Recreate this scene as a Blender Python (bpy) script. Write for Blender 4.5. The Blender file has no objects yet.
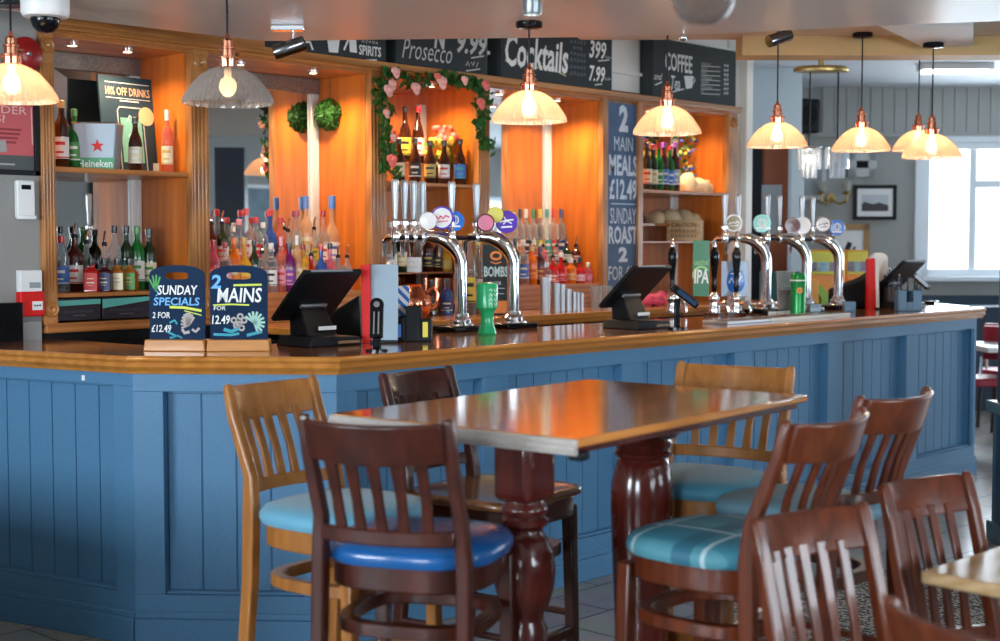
import bpy, math, random
from mathutils import Vector, Matrix
R = math.radians
random.seed(7)
SC = bpy.context.scene
COL = SC.collection
# ------------------------------------------------------------------ camera model (used to read positions off real planes)
F = 1400.0; YAW = R(43.2); PITCH = math.atan(76.5/F); EYE = Vector((0, 0, 1.52))
HD = Vector((math.cos(YAW), math.sin(YAW), 0)); RT = Vector((math.sin(YAW), -math.cos(YAW), 0))
FW = HD*math.cos(PITCH) - Vector((0,0,1))*math.sin(PITCH); UP = Vector((0,0,1))*math.cos(PITCH) + HD*math.sin(PITCH)
def ray(px, py): return FW + RT*((px-500)/F) + UP*((320.5-py)/F)
def onY(px, py, Y): d = ray(px, py); return EYE + d*(Y/d.y)
def onX(px, py, X): d = ray(px, py); return EYE + d*(X/d.x)
def onZ(px, py, Z): d = ray(px, py); return EYE + d*((Z-EYE.z)/d.z)
def onD(px, py, D): d = ray(px, py); return EYE + d*(D/d.dot(HD))
def CP(l, d, z=0): v = HD*d + RT*l; return Vector((v.x, v.y, z))
def facing(l, d): v = HD*d + RT*l; return math.atan2(v.y, v.x) - math.pi/2
TOCAM = YAW - math.pi/2          # turn so that local +x is camera right, local -y faces the camera
cd = bpy.data.cameras.new('camera'); cam = bpy.data.objects.new('camera', cd); COL.objects.link(cam)
cam.location = EYE; cam.rotation_euler = (math.pi/2-PITCH, 0, YAW-math.pi/2)
cd.sensor_width = 36; cd.lens = 36*F/1000; cd.clip_end = 100; cd.clip_start = .05
cd.dof.use_dof = True; cd.dof.focus_distance = 5.9; cd.dof.aperture_fstop = 2.8
SC.camera = cam

# ------------------------------------------------------------------ materials
MAT = {}
def nt(name):
    m = bpy.data.materials.new(name); m.use_nodes = True; t = m.node_tree
    return m, t, t.nodes['Principled BSDF']
def plain(name, c, rough=.5, metal=0, coat=0, spec=.5, bump=0, bscale=60, emit=0, ecol=None, var=.0, trans=0, ior=1.45, sheen=0):
    if name in MAT: return MAT[name]
    m, t, b = nt(name)
    b.inputs['Base Color'].default_value = (*c, 1); b.inputs['Roughness'].default_value = rough; b.inputs['Metallic'].default_value = metal
    b.inputs['Coat Weight'].default_value = coat; b.inputs['Coat Roughness'].default_value = .12
    b.inputs['Specular IOR Level'].default_value = spec; b.inputs['Transmission Weight'].default_value = trans; b.inputs['IOR'].default_value = ior
    b.inputs['Sheen Weight'].default_value = sheen
    if emit: b.inputs['Emission Color'].default_value = (*(ecol or c), 1); b.inputs['Emission Strength'].default_value = emit
    tc = t.nodes.new('ShaderNodeTexCoord'); n = t.nodes.new('ShaderNodeTexNoise'); n.inputs['Scale'].default_value = bscale; n.inputs['Detail'].default_value = 3
    t.links.new(tc.outputs['Object'], n.inputs['Vector'])
    if var:
        mx = t.nodes.new('ShaderNodeMix'); mx.data_type = 'RGBA'
        mx.inputs[6].default_value = (*[x*(1-var) for x in c], 1); mx.inputs[7].default_value = (*[min(1, x*(1+var)) for x in c], 1)
        t.links.new(n.outputs['Fac'], mx.inputs[0]); t.links.new(mx.outputs[2], b.inputs['Base Color'])
    if bump:
        bp = t.nodes.new('ShaderNodeBump'); bp.inputs['Strength'].default_value = bump; bp.inputs['Distance'].default_value = .004
        t.links.new(n.outputs['Fac'], bp.inputs['Height']); t.links.new(bp.outputs['Normal'], b.inputs['Normal'])
    MAT[name] = m; return m
def wood(name, dark, light, axis='Z', rough=.3, coat=.3, scale=1.0, fig=.35):
    if name in MAT: return MAT[name]
    m, t, b = nt(name)
    tc = t.nodes.new('ShaderNodeTexCoord'); mp = t.nodes.new('ShaderNodeMapping')
    s = [9*scale]*3; s['XYZ'.index(axis)] = .8*scale; mp.inputs['Scale'].default_value = s
    t.links.new(tc.outputs['Object'], mp.inputs['Vector'])
    n = t.nodes.new('ShaderNodeTexNoise'); n.inputs['Scale'].default_value = 3.2; n.inputs['Detail'].default_value = 6; n.inputs['Distortion'].default_value = .8
    t.links.new(mp.outputs[0], n.inputs['Vector'])
    n2 = t.nodes.new('ShaderNodeTexNoise'); n2.inputs['Scale'].default_value = 14; n2.inputs['Detail'].default_value = 3
    t.links.new(mp.outputs[0], n2.inputs['Vector'])
    # cathedral figure: distance bands in stretched space
    w = t.nodes.new('ShaderNodeTexWave'); w.wave_type = 'RINGS'; w.inputs['Scale'].default_value = 1.1; w.inputs['Distortion'].default_value = 5; w.inputs['Detail'].default_value = 2; w.inputs['Detail Scale'].default_value = .6
    t.links.new(mp.outputs[0], w.inputs['Vector'])
    a = t.nodes.new('ShaderNodeMath'); a.operation = 'MULTIPLY_ADD'; a.inputs[1].default_value = fig
    t.links.new(w.outputs['Fac'], a.inputs[0]); 
    a0 = t.nodes.new('ShaderNodeMath'); a0.operation = 'MULTIPLY'; a0.inputs[1].default_value = 1-fig
    t.links.new(n.outputs['Fac'], a0.inputs[0]); t.links.new(a0.outputs[0], a.inputs[2])
    r = t.nodes.new('ShaderNodeValToRGB'); r.color_ramp.elements[0].position = .25; r.color_ramp.elements[1].position = .72
    r.color_ramp.elements[0].color = (*dark, 1); r.color_ramp.elements[1].color = (*light, 1)
    t.links.new(a.outputs[0], r.inputs['Fac'])
    t.links.new(r.outputs['Color'], b.inputs['Base Color'])
    b.inputs['Roughness'].default_value = rough; b.inputs['Coat Weight'].default_value = coat; b.inputs['Coat Roughness'].default_value = .1; b.inputs['Specular IOR Level'].default_value = .35
    bp = t.nodes.new('ShaderNodeBump'); bp.inputs['Strength'].default_value = .12; bp.inputs['Distance'].default_value = .002
    t.links.new(n2.outputs['Fac'], bp.inputs['Height']); t.links.new(bp.outputs['Normal'], b.inputs['Normal'])
    MAT[name] = m; return m
def glassy(name, tint, body, fac=.5, rough=.05, gl=.25):
    """thin coloured glass: part see-through, part glossy body"""
    if name in MAT: return MAT[name]
    m, t, b = nt(name)
    b.inputs['Base Color'].default_value = (*body, 1); b.inputs['Roughness'].default_value = rough; b.inputs['Specular IOR Level'].default_value = .8
    tr = t.nodes.new('ShaderNodeBsdfTransparent'); tr.inputs['Color'].default_value = (*tint, 1)
    lw = t.nodes.new('ShaderNodeLayerWeight'); lw.inputs['Blend'].default_value = gl
    mr = t.nodes.new('ShaderNodeMapRange'); mr.inputs['To Min'].default_value = fac; mr.inputs['To Max'].default_value = 1
    t.links.new(lw.outputs['Facing'], mr.inputs['Value'])
    mx = t.nodes.new('ShaderNodeMixShader'); out = t.nodes['Material Output']
    t.links.new(mr.outputs[0], mx.inputs[0]); t.links.new(tr.outputs[0], mx.inputs[1]); t.links.new(b.outputs[0], mx.inputs[2]); t.links.new(mx.outputs[0], out.inputs['Surface'])
    MAT[name] = m; return m

OAKL, OAKD = (.50,.19,.05), (.30,.10,.024)
M_oakZ = wood('oak_upright', OAKD, OAKL, 'Z', .32, .35)
M_oakX = wood('oak_rail', OAKD, OAKL, 'X', .32, .35)
M_oakP = wood('oak_veneer_panel', (.44,.105,.010), (.62,.165,.015), 'Z', .35, .25, .55, .18)
M_cornice = wood('oak_cornice', (.26,.095,.022), (.50,.22,.06), 'X', .35, .3)
M_postw = wood('oak_post', (.25,.09,.022), (.46,.195,.055), 'Z', .35, .3)
M_top = wood('bar_top_wood', (.16,.045,.014), (.42,.16,.04), 'X', .12, .7)
M_edge = wood('bar_edge_wood', (.36,.13,.022), (.52,.21,.038), 'X', .2, .5, .5, .1)
M_oakch = wood('oak_chair_wood', (.22,.078,.016), (.36,.14,.032), 'Z', .32, .3, 1, .15)
M_mahog = wood('mahogany_chair_wood', (.020,.004,.002), (.060,.010,.004), 'Z', .34, .22, 1, .12)
M_redch = wood('red_brown_chair_wood', (.050,.009,.003), (.130,.026,.007), 'Z', .30, .30, 1, .12)
M_maroon = wood('maroon_leg_wood', (.045,.007,.005), (.105,.016,.009), 'Z', .18, .5, 1, .1)
M_black = wood('black_stool_wood', (.008,.007,.007), (.022,.018,.018), 'Z', .3, .4)
M_tabtop = wood('tabletop_wood', (.38,.12,.02), (.62,.24,.05), 'X', .09, .8)
M_lowtab = wood('pale_tabletop_wood', (.36,.22,.10), (.52,.34,.18), 'X', .2, .4)
M_blue = plain('blue_grey_paint', (.070,.185,.320), .42, coat=.04, spec=.35, bump=.15, bscale=90, var=.12)
M_bluedark = plain('navy_paint', (.018,.04,.07), .35)
M_wall = plain('grey_wall_paint', (.27,.27,.26), .75, bump=.1, bscale=120, var=.04)
M_wallfar = plain('sage_grey_wall_paint', (.34,.355,.34), .7, bump=.1, var=.04)
M_ceil = plain('satin_ceiling_paint', (.60,.53,.49), .36, spec=.5, var=.03, bscale=3)
M_ceil2 = plain('white_ceiling_paint', (.72,.72,.70), .6, var=.03, bscale=3)
M_ceilblue = plain('cool_white_ceiling_paint', (.78,.83,.88), .6, var=.03, bscale=3)
M_beam = plain('tan_beam_paint', (.50,.33,.14), .6, var=.05)
M_chrome = plain('polished_chrome', (.80,.80,.82), .06, 1)
M_steel = plain('brushed_steel', (.42,.45,.48), .36, .8, bump=.1, bscale=200)
M_alu = plain('aluminium_trim', (.80,.80,.77), .45, .25, var=.08)
M_copper = plain('polished_copper', (.72,.28,.16), .15, 1)
M_brass = plain('aged_brass', (.50,.36,.14), .3, 1)
M_blk = plain('black_plastic', (.006,.007,.009), .38, spec=.22)
M_blkg = plain('gloss_black_plastic', (.004,.005,.007), .14, spec=.35)
M_blkm = plain('matt_black', (.008,.008,.009), .7, spec=.15)
M_white = plain('white_plastic', (.75,.76,.76), .35)
M_red = plain('red_plastic', (.62,.012,.012), .4, spec=.25)
M_dred = plain('dark_red_metal', (.28,.012,.012), .25)
M_mirror = plain('mirror_silver', (.80,.82,.82), .02, 1)
M_chalk = plain('chalkboard_slate', (.035,.043,.047), .7, spec=.2, bump=.15, bscale=200, var=.2)
M_chalkb = plain('blue_chalkboard', (.05,.11,.22), .6, bump=.1, var=.35, bscale=7)
M_navyb = plain('navy_board', (.006,.022,.060), .6, spec=.12, var=.3, bscale=8)
M_cw = plain('white_chalk', (.80,.82,.80), .8)
M_cb = plain('pale_blue_chalk', (.16,.45,.85), .8)
M_cy = plain('yellow_green_chalk', (.62,.72,.10), .8)
M_cg = plain('green_chalk', (.08,.35,.10), .8)
M_ct = plain('teal_chalk', (.05,.32,.42), .8)
M_cgr = plain('grey_chalk', (.42,.38,.36), .8)
M_green = plain('green_plastic', (.01,.36,.13), .25, coat=.3)
M_leaf = plain('leaf_green', (.022,.095,.012), .55, spec=.3, var=.5, bscale=40)
M_rose = plain('salmon_rose', (.75,.16,.13), .6, var=.25)
M_pink = plain('pale_pink_rose', (.85,.42,.36), .6, var=.15)
M_yell = plain('yellow_petals', (.80,.62,.08), .6, var=.2)
M_cream = plain('cream_cloth', (.72,.60,.38), .8, bump=.5, bscale=25, var=.1)
M_teal = plain('teal_seat_fabric', (.045,.20,.28), .55, bump=.3, bscale=350, var=.1, sheen=.2)
M_lteal = plain('light_blue_seat_fabric', (.10,.30,.42), .5, bump=.3, bscale=350, var=.1, sheen=.2)
M_blueL = plain('blue_vinyl', (.008,.08,.25), .22, coat=.2)
M_gteal = plain('grey_blue_seat_fabric', (.13,.25,.31), .6, bump=.3, bscale=350, var=.15)
# tartan
def tartan():
    m, t, b = nt('tartan_seat_fabric'); tc = t.nodes.new('ShaderNodeTexCoord'); sp = t.nodes.new('ShaderNodeSeparateXYZ'); t.links.new(tc.outputs['Object'], sp.inputs[0])
    def band(o, per, w, ph):
        a = t.nodes.new('ShaderNodeMath'); a.operation='ADD'; a.inputs[1].default_value = ph; t.links.new(sp.outputs[o], a.inputs[0])
        mo = t.nodes.new('ShaderNodeMath'); mo.operation='PINGPONG'; mo.inputs[1].default_value = per; t.links.new(a.outputs[0], mo.inputs[0])
        l = t.nodes.new('ShaderNodeMath'); l.operation='LESS_THAN'; l.inputs[1].default_value = w; t.links.new(mo.outputs[0], l.inputs[0]); return l
    c = (.035,.18,.25); prev = None
    for o, per, w, ph, cc in ((0,.11,.028,.0,(.065,.23,.28)), (1,.11,.028,.03,(.022,.12,.18)), (0,.11,.006,.06,(.42,.52,.55)), (1,.11,.006,.09,(.35,.46,.50))):
        k = band(o, per, w, ph); mx = t.nodes.new('ShaderNodeMix'); mx.data_type='RGBA'; t.links.new(k.outputs[0], mx.inputs[0]); mx.inputs[7].default_value = (*cc,1)
        if prev: t.links.new(prev.outputs[2], mx.inputs[6])
        else: mx.inputs[6].default_value = (*c,1)
        prev = mx
    t.links.new(prev.outputs[2], b.inputs['Base Color']); b.inputs['Roughness'].default_value = .65; return m
M_tartan = tartan()
# floor: grey-brown planks
def floor_mat():
    m, t, b = nt('grey_plank_floor'); tc = t.nodes.new('ShaderNodeTexCoord')
    mp = t.nodes.new('ShaderNodeMapping'); t.links.new(tc.outputs['Object'], mp.inputs[0]); mp.inputs['Rotation'].default_value = (0,0,R(0))
    br = t.nodes.new('ShaderNodeTexBrick'); t.links.new(mp.outputs[0], br.inputs['Vector'])
    br.inputs['Scale'].default_value = 1; br.inputs['Brick Width'].default_value = .6; br.inputs['Row Height'].default_value = .3; br.inputs['Mortar Size'].default_value = .006
    br.inputs['Color1'].default_value = (.27,.25,.235,1); br.inputs['Color2'].default_value = (.40,.375,.35,1); br.inputs['Mortar'].default_value = (.03,.03,.03,1)
    n = t.nodes.new('ShaderNodeTexNoise'); n.inputs['Scale'].default_value = 5; n.inputs['Detail'].default_value = 6; t.links.new(mp.outputs[0], n.inputs['Vector'])
    mx = t.nodes.new('ShaderNodeMix'); mx.data_type='RGBA'; mx.blend_type='MULTIPLY'; mx.inputs[0].default_value = .6
    t.links.new(br.outputs['Color'], mx.inputs[6]); t.links.new(n.outputs['Color'], mx.inputs[7]); t.links.new(mx.outputs[2], b.inputs['Base Color'])
    b.inputs['Roughness'].default_value = .28; return m
M_floor = floor_mat()

# ------------------------------------------------------------------ mesh builder
class M:
    def __init__(s): s.v = []; s.f = []; s.mi = []; s.k = 0
    def mat(s, k): s.k = k; return s
    def add(s, vs, fs, T=None):
        o = len(s.v)
        for p in vs:
            p = Vector(p); s.v.append(T @ p if T is not None else p)
        for f in fs: s.f.append([i+o for i in f]); s.mi.append(s.k)
        return s
    def box(s, x0, x1, y0, y1, z0, z1, T=None):
        vs = [(x,y,z) for x in (x0,x1) for y in (y0,y1) for z in (z0,z1)]
        return s.add(vs, [(0,1,3,2),(4,6,7,5),(0,4,5,1),(2,3,7,6),(0,2,6,4),(1,5,7,3)], T)
    def cbox(s, c, sz, T=None): return s.box(c[0]-sz[0]/2, c[0]+sz[0]/2, c[1]-sz[1]/2, c[1]+sz[1]/2, c[2]-sz[2]/2, c[2]+sz[2]/2, T)
    def lathe(s, prof, c=(0,0,0), n=20, T=None, rib=0, cap=True):
        vs = []; fs = []
        for (r, z) in prof:
            for i in range(n):
                a = 2*math.pi*i/n; rr = r*(1+(rib if i % 2 else -rib))
                vs.append((c[0]+rr*math.cos(a), c[1]+rr*math.sin(a), c[2]+z))
        for j in range(len(prof)-1):
            for i in range(n):
                k = (i+1) % n; fs.append((j*n+i, j*n+k, (j+1)*n+k, (j+1)*n+i))
        if cap:
            if prof[0][0] > 1e-5: fs.append(tuple(reversed(range(n))))
            if prof[-1][0] > 1e-5: fs.append(tuple((len(prof)-1)*n+i for i in range(n)))
        return s.add(vs, fs, T)
    def cyl(s, c, r, h, n=20, T=None): return s.lathe([(r,0),(r,h)], c, n, T)
    def sphere(s, c, r, n=16, m=10, T=None, sq=(1,1,1)):
        vs = []; fs = []
        for j in range(m+1):
            b = math.pi*j/m
            for i in range(n):
                a = 2*math.pi*i/n; vs.append((c[0]+sq[0]*r*math.sin(b)*math.cos(a), c[1]+sq[1]*r*math.sin(b)*math.sin(a), c[2]+sq[2]*r*math.cos(b)))
        for j in range(m):
            for i in range(n): k = (i+1) % n; fs.append((j*n+i, (j+1)*n+i, (j+1)*n+k, j*n+k))
        return s.add(vs, fs, T)
    def tube(s, pts, r, n=10, T=None, closed=False, flat=1):
        pts = [Vector(p) for p in pts]; vs = []; fs = []; N = len(pts); up = None
        for j, p in enumerate(pts):
            if closed: d = pts[(j+1) % N]-pts[j-1]
            else: d = pts[min(j+1,N-1)]-pts[max(j-1,0)]
            d.normalize()
            if up is None: up = Vector((0,0,1)) if abs(d.z) < .9 else Vector((0,1,0))
            a = d.cross(up)
            if a.length < 1e-4: a = d.cross(Vector((1,0,0)))
            a.normalize(); b = a.cross(d); up = b
            rr = r[j] if isinstance(r, (list,tuple)) else r
            for i in range(n):
                t = 2*math.pi*i/n; vs.append(p + a*rr*math.cos(t) + b*rr*flat*math.sin(t))
        for j in range(N if closed else N-1):
            q = (j+1) % N
            for i in range(n): k = (i+1) % n; fs.append((j*n+i, j*n+k, q*n+k, q*n+i))
        if not closed: fs.append(tuple(reversed(range(n)))); fs.append(tuple((N-1)*n+i for i in range(n)))
        return s.add(vs, fs, T)
    def beam(s, pts, w, d, T=None):
        """rectangular section swept upward; w along x, d along y (each a number or a list)"""
        vs = []; fs = []; N = len(pts)
        for j, p in enumerate(pts):
            ww = (w[j] if isinstance(w, list) else w)/2; dd = (d[j] if isinstance(d, list) else d)/2
            vs += [(p[0]-ww,p[1]-dd,p[2]),(p[0]+ww,p[1]-dd,p[2]),(p[0]+ww,p[1]+dd,p[2]),(p[0]-ww,p[1]+dd,p[2])]
        for j in range(N-1):
            for i in range(4): k = (i+1) % 4; fs.append((j*4+i, j*4+k, (j+1)*4+k, (j+1)*4+i))
        fs.append((3,2,1,0)); fs.append(tuple((N-1)*4+i for i in range(4)))
        return s.add(vs, fs, T)
    def prism(s, poly, z0, z1, T=None):
        """poly in x,y extruded along z"""
        n = len(poly); vs = [(p[0],p[1],z0) for p in poly]+[(p[0],p[1],z1) for p in poly]
        fs = [tuple(reversed(range(n))), tuple(range(n,2*n))]+[(i,(i+1)%n,n+(i+1)%n,n+i) for i in range(n)]
        return s.add(vs, fs, T)
    def prismY(s, poly, y0, y1, T=None):
        """poly in x,z extruded along y"""
        n = len(poly); vs = [(p[0],y0,p[1]) for p in poly]+[(p[0],y1,p[1]) for p in poly]
        fs = [tuple(range(n)), tuple(reversed(range(n,2*n)))]+[((i+1)%n,i,n+i,n+(i+1)%n) for i in range(n)]
        return s.add(vs, fs, T)
    def sweepX(s, prof, A, B, out, T=None):
        """moulding: profile (offset outward, z) carried from A to B (2-D points); out = unit outward 2-D normals at A and B (may be mitred)"""
        n = len(prof); vs = []
        for P, o in ((A,out[0]),(B,out[1])):
            for (u, z) in prof: vs.append((P[0]+o[0]*u, P[1]+o[1]*u, z))
        fs = [(i,(i+1)%n,n+(i+1)%n,n+i) for i in range(n)]+[tuple(reversed(range(n))), tuple(range(n,2*n))]
        return s.add(vs, fs, T)
    def text(s, txt, x0, x1, z0, z1, y, shear=0, bold=.0, T=None, deep=.0012):
        cu = bpy.data.curves.new('t', 'FONT'); cu.body = txt; cu.size = 1; cu.extrude = .0; cu.offset = bold; cu.resolution_u = 2; cu.align_x = 'LEFT'
        ob = bpy.data.objects.new('t', cu); COL.objects.link(ob)
        me = bpy.data.meshes.new_from_object(ob.evaluated_get(bpy.context.evaluated_depsgraph_get()))
        vs = [v.co.copy() for v in me.vertices]; fs = [tuple(p.vertices) for p in me.polygons]
        bpy.data.objects.remove(ob); bpy.data.curves.remove(cu); bpy.data.meshes.remove(me)
        if not vs: return s
        for v in vs: v.x += shear*v.y
        ax, bx = min(v.x for v in vs), max(v.x for v in vs); ay, by = min(v.y for v in vs), max(v.y for v in vs)
        out = [(x0+(v.x-ax)/(bx-ax)*(x1-x0), y, z0+(v.y-ay)/max(by-ay,1e-6)*(z1-z0)) for v in vs]
        return s.add(out, fs, T)
    def stroke(s, pts, w, y, T=None):
        """hand-drawn flat chalk stroke; pts in x,z"""
        P = [Vector((p[0],p[1])) for p in pts]; vs = []; fs = []
        for j, p in enumerate(P):
            d = P[min(j+1,len(P)-1)]-P[max(j-1,0)]; d.normalize(); nrm = Vector((-d.y,d.x))*w/2
            vs += [(p.x-nrm.x, y, p.y-nrm.y), (p.x+nrm.x, y, p.y+nrm.y)]
        for j in range(len(P)-1): fs.append((2*j, 2*j+2, 2*j+3, 2*j+1))
        return s.add(vs, fs, T)
    def scribble(s, x0, x1, z0, z1, y, T=None, w=None):
        """illegible handwriting: a run of small up and down strokes"""
        h = z1-z0; n = max(3, int((x1-x0)/(h*.38))); w = w or h*.16; rr = random.Random(int(abs(x0*7919+z0*104729)*1000) % 99991)
        pts = [(x0+(x1-x0)*i/n, z0+(h*rr.uniform(.75,1) if i % 2 else h*rr.uniform(0,.25))) for i in range(n+1)]
        g = []
        for i in range(0, n, 3): s.stroke(pts[i:i+3] if len(pts[i:i+3]) > 1 else pts[i-1:i+1], w, y, T)
        return s
    def mesh(s, name, mats, sharp=35):
        me = bpy.data.meshes.new(name); me.from_pydata([tuple(v) for v in s.v], [], s.f)
        if not isinstance(mats, (list,tuple)): mats = [mats]
        for m in mats: me.materials.append(m)
        me.polygons.foreach_set('material_index', s.mi)
        me.validate(); me.update()
        me.shade_smooth(); me.set_sharp_from_angle(angle=R(sharp))
        return me
    def build(s, name, mats, parent=None, bevel=0, loc=None, rz=0, sharp=35, segs=2):
        o = bpy.data.objects.new(name, s.mesh(name, mats, sharp)); COL.objects.link(o)
        if parent: o.parent = parent
        if loc is not None: o.location = loc
        if rz: o.rotation_euler.z = rz
        if bevel:
            b = o.modifiers.new('bevel', 'BEVEL'); b.width = bevel; b.segments = segs; b.limit_method = 'ANGLE'; b.angle_limit = R(40); b.harden_normals = False
        return o
def fixn(o):
    import bmesh
    bm = bmesh.new(); bm.from_mesh(o.data); bmesh.ops.recalc_face_normals(bm, faces=bm.faces); bm.to_mesh(o.data); bm.free(); return o
LABELS = {}
def tag(o, label, cat, group=None):
    o['label'] = label; o['category'] = cat
    if group: o['group'] = group
    if not 4 <= len(label.split()) <= 16: print('LABELLEN', len(label.split()), label)
    LABELS.setdefault(label, []).append(o.name)
    return o
def thing(name, label, cat, loc=(0,0,0), rz=0, group=None):
    o = bpy.data.objects.new(name, None); COL.objects.link(o); o.empty_display_size = .1
    o.location = loc; o.rotation_euler.z = rz; return tag(o, label, cat, group)
def struct(o): o['kind'] = 'structure'; return o
def copy_tree(o, parent=None):
    c = o.copy(); COL.objects.link(c)
    if parent: c.parent = parent
    for ch in list(o.children): copy_tree(ch, c)
    return c
def TR(x=0, y=0, z=0, rz=0, rx=0, ry=0): return Matrix.Translation((x,y,z)) @ Matrix.Rotation(rz,4,'Z') @ Matrix.Rotation(rx,4,'X') @ Matrix.Rotation(ry,4,'Y')
def area(name, loc, rot, sx, sy, e, col, spread=180):
    l = bpy.data.lights.new(name, 'AREA'); l.shape = 'RECTANGLE'; l.size = sx; l.size_y = sy; l.energy = e; l.color = col; l.spread = R(spread)
    o = bpy.data.objects.new(name, l); COL.objects.link(o); o.location = loc; o.rotation_euler = rot; return o
def point(name, loc, e, col, r=.03, spot=None, rot=None):
    l = bpy.data.lights.new(name, 'SPOT' if spot else 'POINT'); l.energy = e; l.color = col; l.shadow_soft_size = r
    if spot: l.spot_size = R(spot); l.spot_blend = .6
    o = bpy.data.objects.new(name, l); COL.objects.link(o); o.location = loc
    if rot: o.rotation_euler = rot
    return o
# ================================================================== the room
YB = 6.15      # mirror plane of the back bar
YF = 5.70      # front plane of the back bar bays
struct(M().box(-3.2,17.2,-3,13,-.1,0).build('floor', M_floor))
YL = 5.725
far_l = CP(1.0,13.5); far_r = CP(8.3,13.5); 
struct(M().box(-3.1,3.14,YL,YL+.1,0,3.2).build('wall_left_of_bar', M_wall))
struct(M().box(3.06,8.72,YB+.06,YB+.16,0,3.2).build('wall_behind_bar', M_wall))
struct(M().box(8.58,8.72,5.78,9.4,0,3.2).build('wall_bar_end', M_ceil2))

def wall_with_holes(name, L, H, holes, mat, T):
    """wall in local x (0..L), z (0..H), thickness .15 along +y; holes = (x0,x1,z0,z1)"""
    m = M(); xs = 0
    for (a,b,c,d) in sorted(holes):
        m.box(xs,a,0,.15,0,H,T); m.box(a,b,0,.15,0,c,T); m.box(a,b,0,.15,d,H,T); xs = b
    m.box(xs,L,0,.15,0,H,T)
    return struct(m.build(name, mat))
M_glass = glassy('window_glass', (.97,.98,.98), (.8,.85,.9), .03, .02, .1)
def window(n, x0, x1, z0, z1, T, mull=(.5,), out=+1):
    f = M(); w = .07
    f.box(x0,x1,-.03,.12,z0,z0+w,T).box(x0,x1,-.03,.12,z1-w,z1,T).box(x0,x0+w,-.03,.12,z0,z1,T).box(x1-w,x1,-.03,.12,z0,z1,T)
    for u in mull: xm = x0+(x1-x0)*u; f.box(xm-.035,xm+.035,.0,.1,z0,z1,T)
    fr = struct(f.build('window_%d' % n, plain('window_frame_paint', (.74,.80,.84), .4), bevel=.006))
    M().box(x0+.02,x1-.02,.05,.058,z0+.02,z1-.02,T).build('window_pane', M_glass, fr)
    M().box(x0-.06,x1+.06,-.12,.0,z0-.05,z0,T).build('window_sill', plain('window_frame_paint', (.74,.80,.84), .4), fr, bevel=.008)
# camera-side wall (behind the photographer) with three tall windows: local x runs along -X so that +y points outward
holesN = [(1.0,2.9,.9,2.25),(3.3,4.8,.9,2.25),(11.0,12.9,.9,2.25),(14.4,16.3,.9,2.25)]
Tn = Matrix.Translation((17.2,-2.8,0)) @ Matrix.Rotation(math.pi,4,'Z')
wall_with_holes('wall_near', 20.4, 3.2, holesN, M_wall, Tn)
for i,h in enumerate(holesN): window(i+1, *h, Tn)
Tl = Matrix.Translation((-3.1,-2.9,0)) @ Matrix.Rotation(math.pi/2,4,'Z')
holesL = [(2.2,4.0,.95,2.25),(5.2,7.4,.95,2.25)]
wall_with_holes('wall_left', 8.8, 3.2, holesL, M_wall, Tl)
window(7, *holesL[0], Tl); window(8, *holesL[1], Tl)
# right wall
Tr = Matrix.Translation((17.0,3.6,0)) @ Matrix.Rotation(-math.pi/2,4,'Z')
holesR = [(1.0,3.0,.8,2.3),(3.9,5.9,.8,2.3)]
wall_with_holes('wall_right', 6.5, 3.2, holesR, M_wall, Tr)
window(5, *holesR[0], Tr); window(6, *holesR[1], Tr)
# far wall, square to the view, with the bright window
Tf = Matrix.Translation(CP(.8,13.5)) @ Matrix.Rotation(TOCAM,4,'Z')
def flx(px): return (px-500)/F*13.5-.8
def fz(py): return 1.52+(244-py)*13.5/F
wx0, wx1 = flx(920), flx(1062)
fx0, fx1 = flx(1110), flx(1270)
wall_with_holes('wall_far', 8.2, 3.2, [(wx0,wx1,fz(276),fz(143)),(fx0,fx1,fz(276),fz(143))], M_wallfar, Tf)
window(9, fx0, fx1, fz(276), fz(143), Tf)
window(10, wx0, wx1, fz(276), fz(143), Tf, (.36,))
# panelling on the far wall: dado, rails and a board band at the top
m = M(); m.box(0,8.2,-.03,0,0,fz(304),Tf); m.box(0,8.2,-.07,0,fz(304),fz(295),Tf)
for k in range(14): m.box(.1+k*.6,.14+k*.6,-.045,-.03,.1,fz(305),Tf)
struct(m.build('trim_1', M_bluedark, bevel=.004))
m = M(); m.box(0,8.2,-.05,0,fz(138),fz(134),Tf)
k = 0
x = flx(820)
while x < 8.2: m.box(x,x+.108,-.018,0,fz(133.5),fz(88),Tf); x += .115
struct(m.build('trim_2', plain('grey_board_paint',(.36,.375,.36),.6)))
struct(M().box(wx0-.07,wx0,-.05,0,fz(279),fz(137),Tf).box(wx0-.07,wx1+.1,-.05,0,fz(143),fz(137),Tf).box(wx0+.50,wx1,.0,.06,fz(188),fz(181),Tf).build('trim_3', plain('window_frame_paint', (.74,.80,.84), .4)))
# ceilings
def P2(px, py, z): v = onZ(px, py, z); return (v.x, v.y)
ZL = 2.43
e1 = P2(57,17,ZL); e2 = P2(262,41,ZL); e3 = P2(600,37,ZL); e4 = P2(735,33,ZL); e5 = P2(850,27,ZL); e6 = P2(1000,21,ZL); e7 = P2(1200,14,ZL)
far7 = (e7[0]+(-2.8-e7[1])*(e7[0]-e6[0])/(e7[1]-e6[1]), -2.8)
e0 = (-3.1, e1[1]+.02)
poly = [(-3.1,-2.8),far7,e7,e6,e5,e4,e3,e2,e1,e0]
struct(fixn(M().prism(poly, ZL, ZL+.14).build('ceiling', M_ceil, bevel=.0)))
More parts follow.
